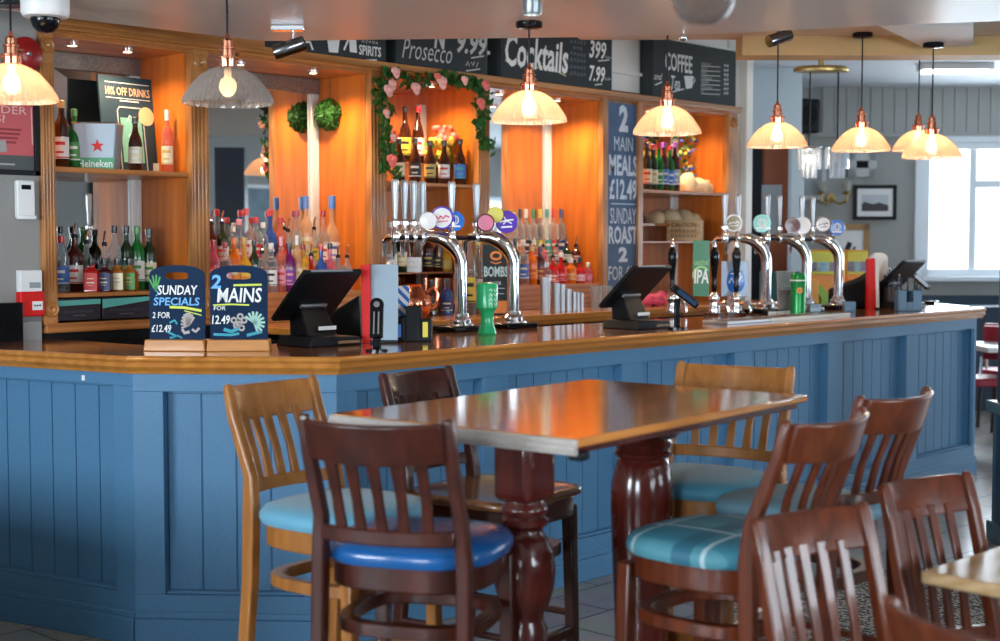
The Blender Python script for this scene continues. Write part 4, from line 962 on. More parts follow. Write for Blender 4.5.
# ================================================================== things on the bays' shelves
Yb = YF+.12
p = onY(101,163,Yb); t = thing('ice_bucket','steel ice bucket with red star and green band on the top shelf','ice bucket',(p.x,Yb+.02,1.865),TOCAM+R(4))
def frustum(m,w0,d0,w1,d1,z0,z1): return m.add([(-w0,-d0,z0),(w0,-d0,z0),(w0,d0,z0),(-w0,d0,z0),(-w1,-d1,z1),(w1,-d1,z1),(w1,d1,z1),(-w1,d1,z1)],[(3,2,1,0),(0,1,5,4),(1,2,6,5),(2,3,7,6),(3,0,4,7)])
b = frustum(M(),.083,.07,.10,.085,0,.21).build('body', plain('zinc_bucket',(.30,.35,.39),.45,.35), t, bevel=.006)
M().tube([(-.10,-.085,.21),(.10,-.085,.21),(.10,.085,.21),(-.10,.085,.21)],.004,8,closed=True).build('rim', M_chrome, t)
sl = math.atan2(.015,.21); T = Matrix.Translation((0,-.0708,0)) @ Matrix.Rotation(sl,4,'X')
M().add([(-.083,0,0),(.083,0,0),(.0873,0,.052),(-.0873,0,.052)],[(0,1,2,3)],Matrix.Translation((0,-.0708,0)) @ Matrix.Rotation(sl,4,'X')).build('green_band', plain('green_print',(.02,.28,.09),.35), t)
M().text('Heineken',-.078,.078,.008,.042,-.0015,0,.02,T).build('lettering', plain('silver_print',(.60,.72,.62),.4), t)
st = []
for i in range(10): a = math.pi/2+i*math.pi/5; rr = .032 if i%2==0 else .013; st.append((.012+rr*math.cos(a), .105+rr*math.sin(a)))
M().prismY(st,-.003,-.001,T).build('star_emblem', M_red, t)
# 10% off poster board
p = onY(131,165,YF+.30); Wd = (onY(160,165,YF+.30).x-onY(101,165,YF+.30).x)/2
t = thing('drinks_poster','blue board reading 10% off drinks with a phone picture, leaning in the leftmost bay','poster',(p.x,YF+.27,1.865),R(6))
T = TR(rx=R(-7)); H = .47
g = M().box(-Wd,Wd,0,.012,0,H,T).build('board', plain('slate_blue_board',(.030,.06,.085),.6,var=.6,bscale=4,spec=.2), t)
ye = -.0012
M().text('10% OFF DRINKS',-Wd*.78,Wd*.82,H*.80,H*.885,ye,0,.012,T).build('lettering', plain('peach_print',(.80,.50,.30),.5), g)
M().stroke([(-Wd*.78,H*.93),(Wd*.82,H*.93)],.004,ye,T).stroke([(-Wd*.78,H*.77),(Wd*.82,H*.77)],.003,ye,T).stroke([(-Wd*.3,H*.745),(Wd*.4,H*.745)],.006,ye,T).build('rule', M_cw, g)
ph = [(-Wd*.42,.0),(-Wd*.42,H*.64),(-Wd*.34,H*.68),(Wd*.42,H*.68),(Wd*.5,H*.64),(Wd*.5,0)]
M().stroke(ph,.006,ye,T).build('phone_outline', plain('pale_grey_print',(.55,.60,.58),.5), g)
M().box(-Wd*.34,Wd*.42,ye-.0004,ye,.05,H*.57,T).build('phone_screen', plain('mint_print',(.22,.58,.46),.5), g)
M().stroke([(-Wd*.1,.25),(0,.28),(Wd*.15,.26),(Wd*.1,.2),(-Wd*.1,.18),(Wd*.1,.15)],.008,ye-.001,T).build('phone_doodle', plain('pale_mint_print',(.50,.78,.65),.5), g)
M().lathe([(.046,0),(.046,.002),(0,.002)],(0,0,0),28,T @ Matrix.Translation((Wd*.62,ye,H*.60)) @ Matrix.Rotation(math.pi/2,4,'X')).build('coin_picture', plain('gold_print',(.80,.58,.32),.4), g)
o = M().box(-.014,.014,0,.01,0,.04).build('small_card', plain('tan_card',(.60,.42,.22),.6), None, loc=(onY(156,163,YF+.1).x,YF+.1,1.865), rz=TOCAM); tag(o,'tiny tan card on the top shelf between two bottles','card')
# cartons below bottles of bay one
for k,(a_,b_) in enumerate(((57,101),(102,150))):
    x0, x1 = onY(a_,300,YF+.03).x, onY(b_,300,YF+.03).x; t = thing('drinks_carton','dark drinks carton with mint green stripe, %s, under the whiskey bottles' % ('beside the grey wall' if k==0 else 'nearer the sandwich boards'),'carton',((x0+x1)/2,YF+.03,1.175),0,'dark cartons in the leftmost bay'); w_ = (x1-x0)/2-.003
    g = M().box(-w_,w_,0,.22,0,.10).build('box', plain('aubergine_card',(.02,.015,.025),.5), t, bevel=.002)
    s_ = [(-w_,.066),(w_,.072),(w_,.094),(-w_,.090)] if k==0 else [(-w_,.050),(w_,.080),(w_,.098),(-w_,.092)]
    M().prismY(s_,-.0015,-.0003).build('stripe', plain('mint_stripe',(.12,.48,.42),.45), g)
    M().scribble(-w_*.7,w_*.7,.032,.048,-.001).stroke([(-w_*.3,.022),(w_*.3,.022)],.004,-.001).build('lettering', plain('dim_grey_print',(.12,.11,.13),.5), g)
x1 = onY(196,300,YF+.03).x; o = M().box(-.10,.10,0,.2,0,.1).build('dark_box', M_blkm, None, loc=(onY(170,300,YF+.03).x,YF+.03,1.175)); tag(o,'plain dark box hidden behind the Sunday Specials board','box')
# leafy ball hung in front of the mirror
p = onY(330,115,6.03); t = thing('leafy_ball','round green leafy ball hanging before the mirror in the wide bay','topiary ball',p)
def leafmesh(m, P, nrm_, s):
    n_ = nrm_.normalized(); a_ = n_.orthogonal().normalized(); a_.rotate(Matrix.Rotation(random.uniform(0,6.28),3,n_)); b_ = n_.cross(a_)
    m.add([P-a_*s*.5, P+b_*s*.28+n_*s*.1, P+a_*s*.6+n_*s*.15, P-b_*s*.28+n_*s*.1],[(0,1,2,3)])
g = M(); random.seed(5)
for k in range(900):
    v = Vector((random.gauss(0,1),random.gauss(0,1),random.gauss(0,1))).normalized(); leafmesh(g, v*random.uniform(.070,.088), v+Vector((random.uniform(-.7,.7),random.uniform(-.7,.7),random.uniform(-.7,.7))), .024)
g.build('foliage', M_leaf, t, sharp=10); M().sphere((0,0,0),.066,16,10).build('core', plain('dark_leaf_core',(.008,.03,.006),.9), t)
M().tube([(0,0,.06),(0,0,2.437-p.z)],.0015,6).build('cord', M_leaf, t)
# garland of roses round bay three
t = thing('rose_garland','artificial garland of green leaves with salmon and pink roses framing the beer shelf bay','garland',(bx_(435),YF-.05,2.0))
path = [(398,178),(385,165),(388,150),(384,132),(388,115),(380,98),(384,84),(392,74),(412,82),(430,80),(448,78),(462,80),(476,84),(484,92),(480,105),(484,118),(478,128),(486,140),(490,150)]
P3 = [onY(a_,b_,YF-.05)-Vector(t.location) for a_,b_ in path]
M().tube(P3,.005,6).build('vine', plain('vine_stem',(.06,.10,.02),.7), t)
random.seed(9); g = M(); L_ = []
for i in range(len(P3)-1):
    for k in range(11): L_.append(P3[i].lerp(P3[i+1],k/11))
for q in L_:
    for k in range(3):
        if random.random() < .85:
            d_ = Vector((random.uniform(-1,1),random.uniform(-1,.2),random.uniform(-1,1))); leafmesh(g, q+Vector((random.uniform(-.04,.04),random.uniform(-.03,.03),random.uniform(-.035,.035))), d_+Vector((0,-.7,0)), random.uniform(.035,.06))
g.build('leaves', M_leaf, t, sharp=10)
def rose(P, r, mat):
    m = M()
    for k in range(11):
        a_ = k*2.4; rr = r*(.25+.75*k/11); tilt = .9-.8*k/11
        c = P+Vector((math.cos(a_)*rr*.5, -r*(.5-.4*k/11), math.sin(a_)*rr*.5))
        m.sphere(c, rr*.55, 8, 5, None, (1,.45,1))
    m.sphere(P+Vector((0,-r*.4,0)), r*.4, 8, 6); return m
for a_,b_,mt,r in ((391,160,M_rose,.038),(388,90,M_pink,.036),(392,84,M_pink,.03),(395,72,M_pink,.032),(415,88,M_pink,.036),(441,82,M_pink,.040),(437,77,M_rose,.028),(464,80,M_pink,.028),(485,85,M_rose,.032),(480,103,M_rose,.036),(386,113,M_pink,.026),(393,137,M_pink,.024)):
    P_ = onY(a_,b_,YF-.09)-Vector(t.location); rose(P_, r*1.2, mt).build('rose', mt, t, sharp=60)
# vase of flowers behind the bottles
p = onY(439,160,YF+.26); t = thing('flower_arrangement','small black vase of yellow and coral flowers behind the beer bottles','flowers',(p.x,YF+.26,1.865))
M().lathe([(.035,0),(.05,.05),(.045,.12),(.03,.15),(.034,.16)],(0,0,0),20).build('vase', M_blkg, t)
random.seed(4); g = M(); h_ = M(); f_ = M()
for k in range(60):
    q = Vector((random.uniform(-.11,.11),random.uniform(-.06,.02),random.uniform(.15,.30)))
    leafmesh(g, q-Vector((0,0,.04)), Vector((random.uniform(-1,1),-1,random.uniform(-1,1))), .045)
for k in range(26):
    q = Vector((random.uniform(-.12,.09),random.uniform(-.09,.0),random.uniform(.17,.27))); h_.sphere(q,random.uniform(.014,.024),8,5)
for k in range(18):
    q = Vector((random.uniform(-.05,.10),random.uniform(-.09,.0),random.uniform(.25,.34))); f_.sphere(q,random.uniform(.014,.024),8,5)
g.build('foliage', plain('bright_leaf',(.16,.32,.03),.5,var=.4), t, sharp=10); h_.build('yellow_blooms', M_yell, t); f_.build('coral_blooms', M_rose, t)
# white box + glass shelf items
p = onY(412,272,YF+.12); o = M().box(-.055,.055,-.03,.03,0,.085).build('white_box', M_white, None, loc=(p.x,YF+.12,1.36), rz=TOCAM, bevel=.003); tag(o,'small white carton with a grey logo on the glass shelf','carton')
M().stroke([(-.02,.05),(0,.065),(.02,.05)],.006,-.0312).stroke([(-.03,.03),(.03,.03)],.006,-.0312).build('print', plain('pale_grey_print',(.55,.60,.58),.5), o)
p = onY(418,310,5.9); o = M().lathe([(.06,0),(.10,.03),(.10,.2),(.06,.22),(0,.22)],(0,0,0),24).build('copper_pot', M_copper, None, loc=(onY(440,300,5.95).x,5.95,1.12)); tag(o,'rounded copper pot in shadow under the glass shelf','pot')
# bay five: cream cloth, upturned bowls, caution box
p = onY(697,195,YF+.2); g = M(); random.seed(12)
g.sphere((0,0,.045),.10,26,14,None,(1.35,.9,.62)); g.sphere((-.12,0,.06),.07,18,10,None,(1,1,1.1)); g.sphere((.10,0,.04),.07,18,10,None,(1.1,1,.7))
from mathutils import noise
for v in g.v: 
    n_ = noise.noise(v*18)*.022+noise.noise(v*45)*.008; v += Vector((n_,n_*.6,n_)); v.z = max(v.z,0)
o = g.build('cream_cloth', M_cream, None, loc=(p.x,YF+.2,1.885), sharp=180); tag(o,'crumpled cream cloth bundle on the top shelf beside the wine bottles','cloth')
for k,(px,r) in enumerate(((656,.072),(671,.078),(684,.082),(694,.062),(703,.080))):
    Y_ = YF+.33-.04*(k%2); p = onY(px,218,Y_); o = M().lathe([(r,0),(r*1.02,.012),(r*.97,r*.5),(r*.78,r*.95),(r*.45,r*1.22),(.01,r*1.32)],(0,0,0),24).build('upturned_bowl', plain('cream_ceramic',(.74,.62,.40),.3), None, loc=(p.x,Y_,1.665)); tag(o,'cream upturned bowl on the narrow shelf, '+('dimmest at the left end','second from the left end','largest in the middle of the row','small and tucked behind the caution box','at the right end above the caution box corner')[k],'bowl','upturned cream bowls')
p = onY(692,241,YF+.10); t = thing('caution_box','tan wooden box lettered CAUTION below the cream bowls','box',(p.x,YF+.16,1.54),TOCAM-R(18))
g = M().box(-.12,.12,-.07,.07,0,.15).build('box', wood('pale_box_wood',(.50,.33,.16),(.66,.46,.26),'X',.6,0), t, bevel=.003)
M().text('CAUTION',-.085,.09,.100,.132,-.0715,0,.01).scribble(-.09,.09,.062,.086,-.0715,None,.006).scribble(-.09,.09,.026,.050,-.0715,None,.006).build('lettering', plain('dark_brown_print',(.06,.03,.015),.7), g)
# trailing plant beside the wine bottles
p = onY(684,150,YF+.3); t = thing('trailing_plant','trailing leafy plant with small blue and yellow flowers behind the wine bottles','plant',(p.x,YF+.30,1.885))
random.seed(21); g = M(); h_ = M(); f_ = M()
for k in range(110):
    q = Vector((random.gauss(0,.055),random.uniform(-.03,.03),.10+random.uniform(0,.40))); leafmesh(g, q, Vector((random.uniform(-1,1),-1,random.uniform(-1,1))), random.uniform(.03,.05))
    if k % 4 == 0: h_.sphere(q+Vector((.01,-.02,0)),.013,6,4)
    if k % 6 == 0: f_.sphere(q+Vector((-.02,-.02,.01)),.012,6,4)
g.build('leaves', M_leaf, t, sharp=10); h_.build('blue_flowers', plain('blue_petals',(.06,.10,.45),.5), t); f_.build('yellow_flowers', M_yell, t)
M().lathe([(.03,0),(.045,.10),(.04,.10),(.03,.02),(0,.02)],(0,0,0),16,cap=False).build('pot', M_blkm, t)
# tall menu board between bays
x0, x1 = onY(608,200,YF+.02).x, onY(638,200,YF+.02).x; zt_, zb_ = onY(623,103,YF).z, 1.14
t = thing('tall_menu_board','tall blue chalkboard reading 2 main meals and Sunday roast between two bays','menu board',((x0+x1)/2,YF+.02,1.121)); h2 = (x1-x0)/2
g = M().box(-h2,h2,0,.02,0,ZS-1.14).build('board', M_chalkb, t); H = ZS-1.14
def zpx(py): return onY(623,py,YF+.02).z-1.121
y = -.0012; Wt = h2*.86; q = M()
for tx,a_,b_,w_,bo in (('2',105,132,.30,.05),('MAIN',137,151,.62,.0),('MEALS',155,176,.95,.03),('£12.49',179,200,.92,.03),('SUNDAY',208,224,.86,.0),('ROAST',226,244,.95,.03),('2',247,262,.30,.05),('FOR £12',266,280,.95,.0)):
    q.text(tx,-h2*w_,h2*w_,zpx(b_),zpx(a_),y,0,bo)
q.stroke([(-h2*.8,zpx(204)),(h2*.8,zpx(204))],.006,y).build('lettering', plain('pale_blue_white_chalk',(.62,.72,.82),.8), g)
M().box(x0-.02,x1+.02,YF+.045,YB,1.121,ZS).build('filler_panel', M_postw, None); o = bpy.data.objects['filler_panel']; tag(o,'oak filler panel behind the tall blue menu board','panel')

# ================================================================== chalkboards above the cornice
def cboard(px0, px1, label, draw):
    Y_ = YF-.02; a_, b_ = onY(px0,80,Y_).x, onY(px1,80,Y_).x; t = thing('chalkboard', label, 'chalkboard', ((a_+b_)/2,Y_,2.504), 0, 'long chalkboards above the back bar'); w_ = (b_-a_)/2
    g = M().box(-w_,w_,0,.11,0,.39).build('board', M_chalk, t, bevel=.003); cx_ = (a_+b_)/2
    def X(px): return onY(px,80,Y_).x-cx_
    def Z(px,py): return onY(px,py,Y_).z-2.504
    draw(g, X, Z, w_)
def tx(m, X, Z, s_, x0, x1, yt, yb, sh=0, bo=.0):
    xm = (x0+x1)/2; m.text(s_, X(x0), X(x1), Z(xm,yb), Z(xm,yt), -.0012, sh, bo)
def cb1(g, X, Z, w_):
    m = M(); tx(m,X,Z,'SPIRITS',359,381,46,56,.05,.02); m.scribble(X(362),X(379),Z(370,44),Z(370,40),-.0012)
    m.stroke([(X(363),Z(363,60)),(X(377),Z(377,60))],.006,-.001)
    def pl(pts): return [(X(a_),Z(a_,b_)) for a_,b_ in pts]
    m.prismY(pl([(329,52),(338,53),(340,38),(327,37)]),-.002,-.0008); m.prismY(pl([(350,52),(357,53),(356,38),(349,37)]),-.002,-.0008)
    m.stroke(pl([(344,50),(350,36)]),.012,-.001); m.stroke(pl([(306,42),(310,42),(313,50)]),.012,-.001)
    m.build('lettering', M_cw, g)
def cb2(g, X, Z, w_):
    m = M(); tx(m,X,Z,'Prosecco',402,452,41,61,.35,-.004); tx(m,X,Z,'9.99',457,487,33,55,.25,.03); tx(m,X,Z,'N',434,446,28,49,.2,.04); m.scribble(X(466),X(478),Z(472,67),Z(472,61),-.0012)
    m.stroke([(X(471),Z(471,58)),(X(484),Z(484,56))],.008,-.001); m.stroke([(X(466),Z(466,71)),(X(480),Z(480,69))],.007,-.001); m.build('lettering', plain('soft_grey_chalk',(.52,.52,.50),.8), g)
def cb3(g, X, Z, w_):
    m = M(); tx(m,X,Z,'Cocktails',505,568,38,70,.14,.022); m.build('lettering', M_cw, g)
    m = M(); tx(m,X,Z,'399',589,606,41,59,.2,.02); tx(m,X,Z,'7.99',589,605,66,82,.2,.02); m.stroke([(X(598),Z(598,61)),(X(609),Z(609,60))],.006,-.001); m.stroke([(X(595),Z(595,85)),(X(602),Z(602,84))],.006,-.001)
    m.scribble(X(605),X(611),Z(608,59),Z(608,56),-.0012); m.scribble(X(605),X(611),Z(608,81),Z(608,77),-.0012); m.build('lettering', M_cw, g)
    m = M()
    for k,a_ in enumerate((40,46,52,58,65,72)): m.scribble(X(570+(k==1)*3),X(585-(k==1)*3),Z(577,a_+4.5),Z(577,a_),-.0012)
    m.build('small_lettering', plain('dim_blue_chalk',(.20,.24,.30),.8), g)
    m = M(); m.stroke([(X(a_),Z(a_,b_)) for a_,b_ in ((505,60),(512,65),(518,60))],.008,-.0006); m.stroke([(X(a_),Z(a_,b_)) for a_,b_ in ((530,69),(545,66),(560,73),(566,76))],.008,-.0006); m.build('yellow_shading', plain('dull_yellow_chalk',(.50,.50,.22),.8), g)
def cb4(g, X, Z, w_):
    m = M(); tx(m,X,Z,'COFFEE',665,692,54,72,0,.02); tx(m,X,Z,'and',654,662,73,80,.3,.0); tx(m,X,Z,'Tea',671,680,76,90,.2,.01)
    m.stroke([(X(655),Z(655,85)),(X(662),Z(662,82))],.008,-.001); m.stroke([(X(672),Z(672,92)),(X(684),Z(684,89))],.008,-.001)
    cup = [(X(a_),Z(a_,b_)) for a_,b_ in ((684,76),(693,76),(692,88),(686,89))]; m.prismY(cup,-.002,-.0008); m.stroke([(X(693),Z(693,77)),(X(695),Z(695,80)),(X(692),Z(692,85))],.008,-.001)
    for k in range(7):
        yy = 64+k*4.6; m.stroke([(X(701),Z(701,yy+2)),(X(720),Z(720,yy+3))],.004,-.001); m.scribble(X(701),X(701+(9,6,6,11,8,12,3)[k]),Z(705,yy+1.4),Z(705,yy-1.6),-.0012); m.scribble(X(724),X(729),Z(726,yy+3.4),Z(726,yy),-.0012,None,.008)
    m.build('lettering', plain('soft_white_chalk',(.62,.66,.66),.8), g)
cboard(262,386,'chalkboard advertising spirits with drawn glasses, leftmost above the bar',cb1)
cboard(397,487,'chalkboard reading Prosecco 9.99 above the rose garland',cb2)
cboard(501,612,'chalkboard reading Cocktails 399 and 7.99 behind a pendant lamp',cb3)
cboard(653,736,'chalkboard reading Coffee and Tea with a price list, rightmost',cb4)
# ================================================================== pendant lamps
def ribglass():
    m, t, b = nt('ribbed_glass_shade'); out = t.nodes['Material Output']
    b.inputs['Base Color'].default_value = (.80,.66,.55,1); b.inputs['Roughness'].default_value = .15; b.inputs['Specular IOR Level'].default_value = .9
    tl = t.nodes.new('ShaderNodeBsdfTranslucent'); tl.inputs['Color'].default_value = (.92,.60,.42,1)
    tr = t.nodes.new('ShaderNodeBsdfTransparent'); tr.inputs['Color'].default_value = (.95,.93,.90,1)
    a = t.nodes.new('ShaderNodeMixShader'); a.inputs[0].default_value = .62; t.links.new(b.outputs[0], a.inputs[1]); t.links.new(tl.outputs[0], a.inputs[2])
    c = t.nodes.new('ShaderNodeMixShader'); c.inputs[0].default_value = .28; t.links.new(a.outputs[0], c.inputs[1]); t.links.new(tr.outputs[0], c.inputs[2])
    t.links.new(c.outputs[0], out.inputs['Surface']); return m
M_shade = ribglass()
M_shade2 = glassy('clear_ribbed_glass',(.90,.88,.86),(.36,.32,.30),.16,.06,.55)
SHP = [(.030,.128),(.044,.124),(.068,.114),(.094,.096),(.117,.072),(.136,.046),(.148,.027),(.154,.015),(.155,0),(.150,0),(.149,.014),(.143,.025),(.131,.044),(.112,.069),(.090,.092),(.065,.109),(.042,.119),(.028,.123)]
M_bulb = plain('glowing_bulb',(1,.85,.6),.4,emit=28,ecol=(1,.80,.52)); M_bulb2 = plain('dim_bulb',(1,.75,.45),.3,emit=5,ecol=(1,.66,.32))
def pendant(x, y, z, ztop, label, mat, bulb, e, canopy=True):
    t = thing('pendant_lamp', label, 'pendant lamp', (x,y,z), 0, 'ribbed glass pendant lamps over the bar')
    M().lathe(SHP,(0,0,0),112,None,.009,cap=False).build('lamp_shade', mat, t, sharp=22)
    M().lathe([(.034,.122),(.036,.150),(.040,.152),(.040,.158),(.024,.162),(.024,.185),(.028,.187),(.028,.192),(.020,.196),(.020,.215),(.008,.226),(.006,.240)],(0,0,0),24).build('socket', M_copper, t, sharp=40)
    M().tube([(.024,0,.175),(.046,0,.175)],.006,8).build('switch_knob', M_copper, t)
    M().tube([(0,0,.235),(0,0,ztop-z)],.0040,8).build('cord', M_blk, t)
    if canopy: M().lathe([(.052,0),(.055,-.004),(.055,-.022),(.05,-.026),(.01,-.030)],(0,0,ztop-z),24).build('canopy', M_blkg, t)
    M().sphere((0,0,.060),.030,16,10,None,(1,1,1.2)).lathe([(.012,.09),(.013,.125)],(0,0,0),12).build('bulb', bulb, t)
    point('lamp_bulb_light', (x,y,z+.045), e, (1,.72,.42), .032)
    return t
E_ = 11
def lp(px, py_bot, D): p = onD(px, py_bot, D); return p.x, p.y, p.z
PL = [(12,101,4.9,ZL,'glowing ribbed pendant lamp cut by the left edge, before the red bell',M_shade,M_bulb,E_),
      (228,104,4.85,ZL,'clear ribbed glass pendant lamp, dim, above the menu boards',M_shade2,M_bulb2,1.5),
      (529,122,5.8,ZL,'glowing ribbed pendant lamp in front of the cocktails chalkboard',M_shade,M_bulb,E_),
      (667,134,6.45,ZM,'glowing ribbed pendant lamp in front of the coffee chalkboard',M_shade,M_bulb,E_),
      (777,147,7.35,ZM,'glowing ribbed pendant lamp left of the two crystal pendants',M_shade,M_bulb,E_),
      (861,151,7.65,ZM,'glowing ribbed pendant lamp right of the two crystal pendants',M_shade,M_bulb,E_),
      (931.5,158,7.6,2.60,'glowing ribbed pendant lamp nearest the bright window',M_shade,M_bulb,E_),
      (918,151,8.7,None,'glowing ribbed pendant lamp half hidden behind the one nearest the window',M_shade,M_bulb,E_)]
for px,py,D,zt,lb,mt,bl,e in PL:
    x,y,z = lp(px,py,D)
    pendant(x,y,z,3.12 if zt is None else zt,lb,mt,bl,e,canopy=True)
# ceiling fittings
def spot(px, py, D, zc, aim, label, dark=True):
    p = onD(px,py,D); t = thing('spotlight', label, 'spotlight', (p.x,p.y,zc), TOCAM+aim, 'adjustable ceiling spotlights')
    M().box(-.07,.07,-.02,.02,-.022,0).build('base_plate', M_steel if not dark else M_chrome, t, bevel=.003)
    M().tube([(0.02,0,-.02),(.02,0,-.075)],.006,8).build('arm', M_chrome, t)
    T = TR(0,0,-.095) @ Matrix.Rotation(R(72),4,'Y')
    M().lathe([(0,-.06),(.03,-.06),(.032,-.055),(.032,.075),(.026,.075),(.024,.05),(0,.05)],(0,0,0),24,T).build('head', plain('dark_chrome',(.20,.20,.21),.12,1), t, sharp=50)
    return t
spot(288,40,5.9,ZL,R(0),'dark chrome spotlight on the ceiling left of the spirits chalkboard')
t = spot(778,30,7.2,ZM,R(25),'bronze spotlight on the ceiling beside the pendant right of the coffee board')
p = onZ(532,-8,ZL); t = thing('ceiling_downlight','grey cylinder downlight hanging from the ceiling above the cocktails board','downlight',(p.x,p.y,ZL))
M().lathe([(.034,0),(.036,-.002),(.036,-.075),(.033,-.082),(.030,-.082),(.028,-.07),(0,-.07)],(0,0,0),28).build('body', plain('grey_cylinder',(.22,.24,.25),.3,.6), t)
M().lathe([(.027,-.071),(0,-.072)],(0,0,0),20,cap=False).build('lens', plain('lit_lens_cool',(1,.95,.85),.3,emit=10,ecol=(1,.92,.8)), t)
# dome camera
p = onZ(45,-2,ZL); t = thing('dome_camera','white dome security camera with black glass under the ceiling at left','security camera',(p.x,p.y,ZL))
M().lathe([(.085,0),(.088,-.005),(.088,-.055),(.080,-.070),(.055,-.074),(0,-.074)],(0,0,0),32).build('housing', M_white, t, sharp=50)
M().lathe([(.054,-.074),(.054,-.085),(.046,-.108),(.028,-.124),(0,-.129)],(0,0,0),28).build('dome', M_blkg, t)
p = onZ(8,1,ZL); o = M().box(-.22,.10,-.05,.05,-.02,0).build('ceiling_track', M_blkg, None, loc=(p.x,p.y,ZL), rz=TOCAM, bevel=.003); tag(o,'short black ceiling track above the leftmost lamp','track')
# small reflector spot
p = onZ(683,31,ZL); t = thing('small_spotlight','tiny bright chrome spotlight at the ceiling edge above the coffee board','spotlight',(p.x,p.y,ZL))
M().tube([(0,0,0),(0,0,-.02)],.006,8).sphere((0,0,-.028),.018,12,8).build('head', M_chrome, t)
# big smoked glass globe close to the camera at the top
p = onZ(703,-30,ZL); D_ = 2.7; p = onD(703,-4,D_); t = thing('smoked_glass_shade','large smoked glass bowl shade hanging at the top edge, out of focus','lamp shade',(p.x,p.y,p.z))
M().lathe([(.0,-.055),(.025,-.052),(.045,-.040),(.058,-.02),(.062,.0),(.058,.02),(.045,.036),(.020,.045)],(0,0,0),32,cap=False).build('bowl', glassy('smoked_glass',(.80,.76,.73),(.16,.13,.12),.08,.1,.6), t)
M().tube([(0,0,.04),(0,0,ZL-p.z)],.006,8).lathe([(.02,.035),(.02,.06)],(0,0,0),16).build('stem', M_chrome, t)

# ================================================================== left wall things
YW = YL
def wall_at(px, py): return onY(px, py, YW)
p0, p1 = wall_at(-38,173), wall_at(36.5,99); t = thing('framed_poster','pink poster in a black frame asking under 25, on the grey wall','poster',((p0.x+p1.x)/2,YW,p0.z)); w_ = (p1.x-p0.x)/2; h_ = p1.z-p0.z
fr = M().box(-w_,w_,-.02,0,0,.022).box(-w_,w_,-.02,0,h_-.022,h_).box(-w_,-w_+.022,-.02,0,0,h_).box(w_-.022,w_,-.02,0,0,h_).build('frame', M_blk, t, bevel=.002)
g = M().box(-w_+.02,w_-.02,-.008,-.002,.02,h_-.02).build('print', plain('pink_print',(.55,.09,.10),.35), t)
M().box(-w_+.02,w_-.02,-.0095,-.0085,.02,.085).build('dark_band', plain('dark_grey_print',(.06,.07,.07),.4), g)
M().text('UNDER',-w_*.55,w_*.70,h_*.78,h_*.88,-.0095,0,.0).text('25?',-w_*.30,w_*.12,h_*.66,h_*.76,-.0095,0,.02).stroke([(w_*.82,h_*.88),(w_*.84,h_*.4)],.006,-.0095).build('lettering', plain('pale_pink_print',(.78,.45,.42),.5), g)
m = M()
for k in range(4): m.stroke([(-w_*.5,h_*(.58-.055*k)),(w_*(.55-.05*k),h_*(.58-.055*k))],.010,-.0095)
m.build('small_lettering', plain('deep_red_print',(.28,.03,.04),.5), g)
M().stroke([(-w_*.5,.045),(w_*.35,.045)],.008,-.0102).prismY([(-w_*.2,.09),(w_*.15,.10),(w_*.12,.15),(-w_*.2,.14)],-.0102,-.0095).build('card_picture', plain('grey_print',(.35,.32,.32),.5), g)
p = wall_at(23,200); t = thing('alarm_keypad','white wall mounted keypad with a small dark display above the fire call point','keypad',(p.x,YW,p.z))
M().box(-.042,.042,-.03,0,-.08,.085).build('case', M_white, t, bevel=.006); M().box(-.022,.022,-.0315,-.03,.045,.065).build('display', M_blkg, t); M().box(-.035,.040,-.045,0,-.085,-.068).build('lower_lip', M_white, t, bevel=.004)
p = wall_at(27,281); t = thing('isolator_box','white plastic switch box directly above the red fire call point','switch box',(p.x,YW,p.z))
M().box(-.052,.052,-.04,0,-.048,.048).build('case', M_white, t, bevel=.004); M().prismY([(-.01,-.03),(.042,-.03),(.042,-.005),(-.01,-.005)],-.0415,-.04).build('window', plain('grey_panel',(.28,.32,.34),.3), t)
p = wall_at(28,303); t = thing('fire_call_point','red fire alarm call point with white panel on the grey wall','fire alarm',(p.x,YW,p.z))
M().box(-.058,.058,-.045,0,-.058,.052).build('case', M_red, t, bevel=.006); g = M().box(-.004,.045,-.0465,-.045,-.03,.008).build('panel', M_white, t)
M().sphere((.008,-.047,-.010),.004,8,6).sphere((.02,-.047,-.010),.004,8,6).sphere((.032,-.047,-.010),.004,8,6).build('marks', M_blk, g)
p = wall_at(28,330); o = M().box(-.045,.052,-.028,0,-.09,.06).build('trunking', plain('grey_trunking',(.28,.29,.29),.5), None, loc=(p.x,YW,p.z-.02), bevel=.003); tag(o,'grey plastic trunking box below the red call point','trunking')
p = wall_at(5,330); o = M().box(-.12,.055,-.06,0,-.1,.12).build('dark_cabinet', M_blkg, None, loc=(p.x,YW,p.z), bevel=.004); tag(o,'dark glossy box on the wall at the very left edge above the bar','box')
p = wall_at(21,55); t = thing('alarm_bell','round dark red alarm bell on the grey wall behind the left lamp','alarm bell',(p.x,YW,p.z))
T = Matrix.Rotation(math.pi/2,4,'X'); M().lathe([(.070,0),(.074,.015),(.074,.05),(.058,.062),(.015,.068),(0,.068)],(0,0,0),32,T).build('gong', M_dred, t); M().lathe([(.012,.066),(.010,.075),(0,.076)],(0,0,0),12,T).build('screw', M_chrome, t)
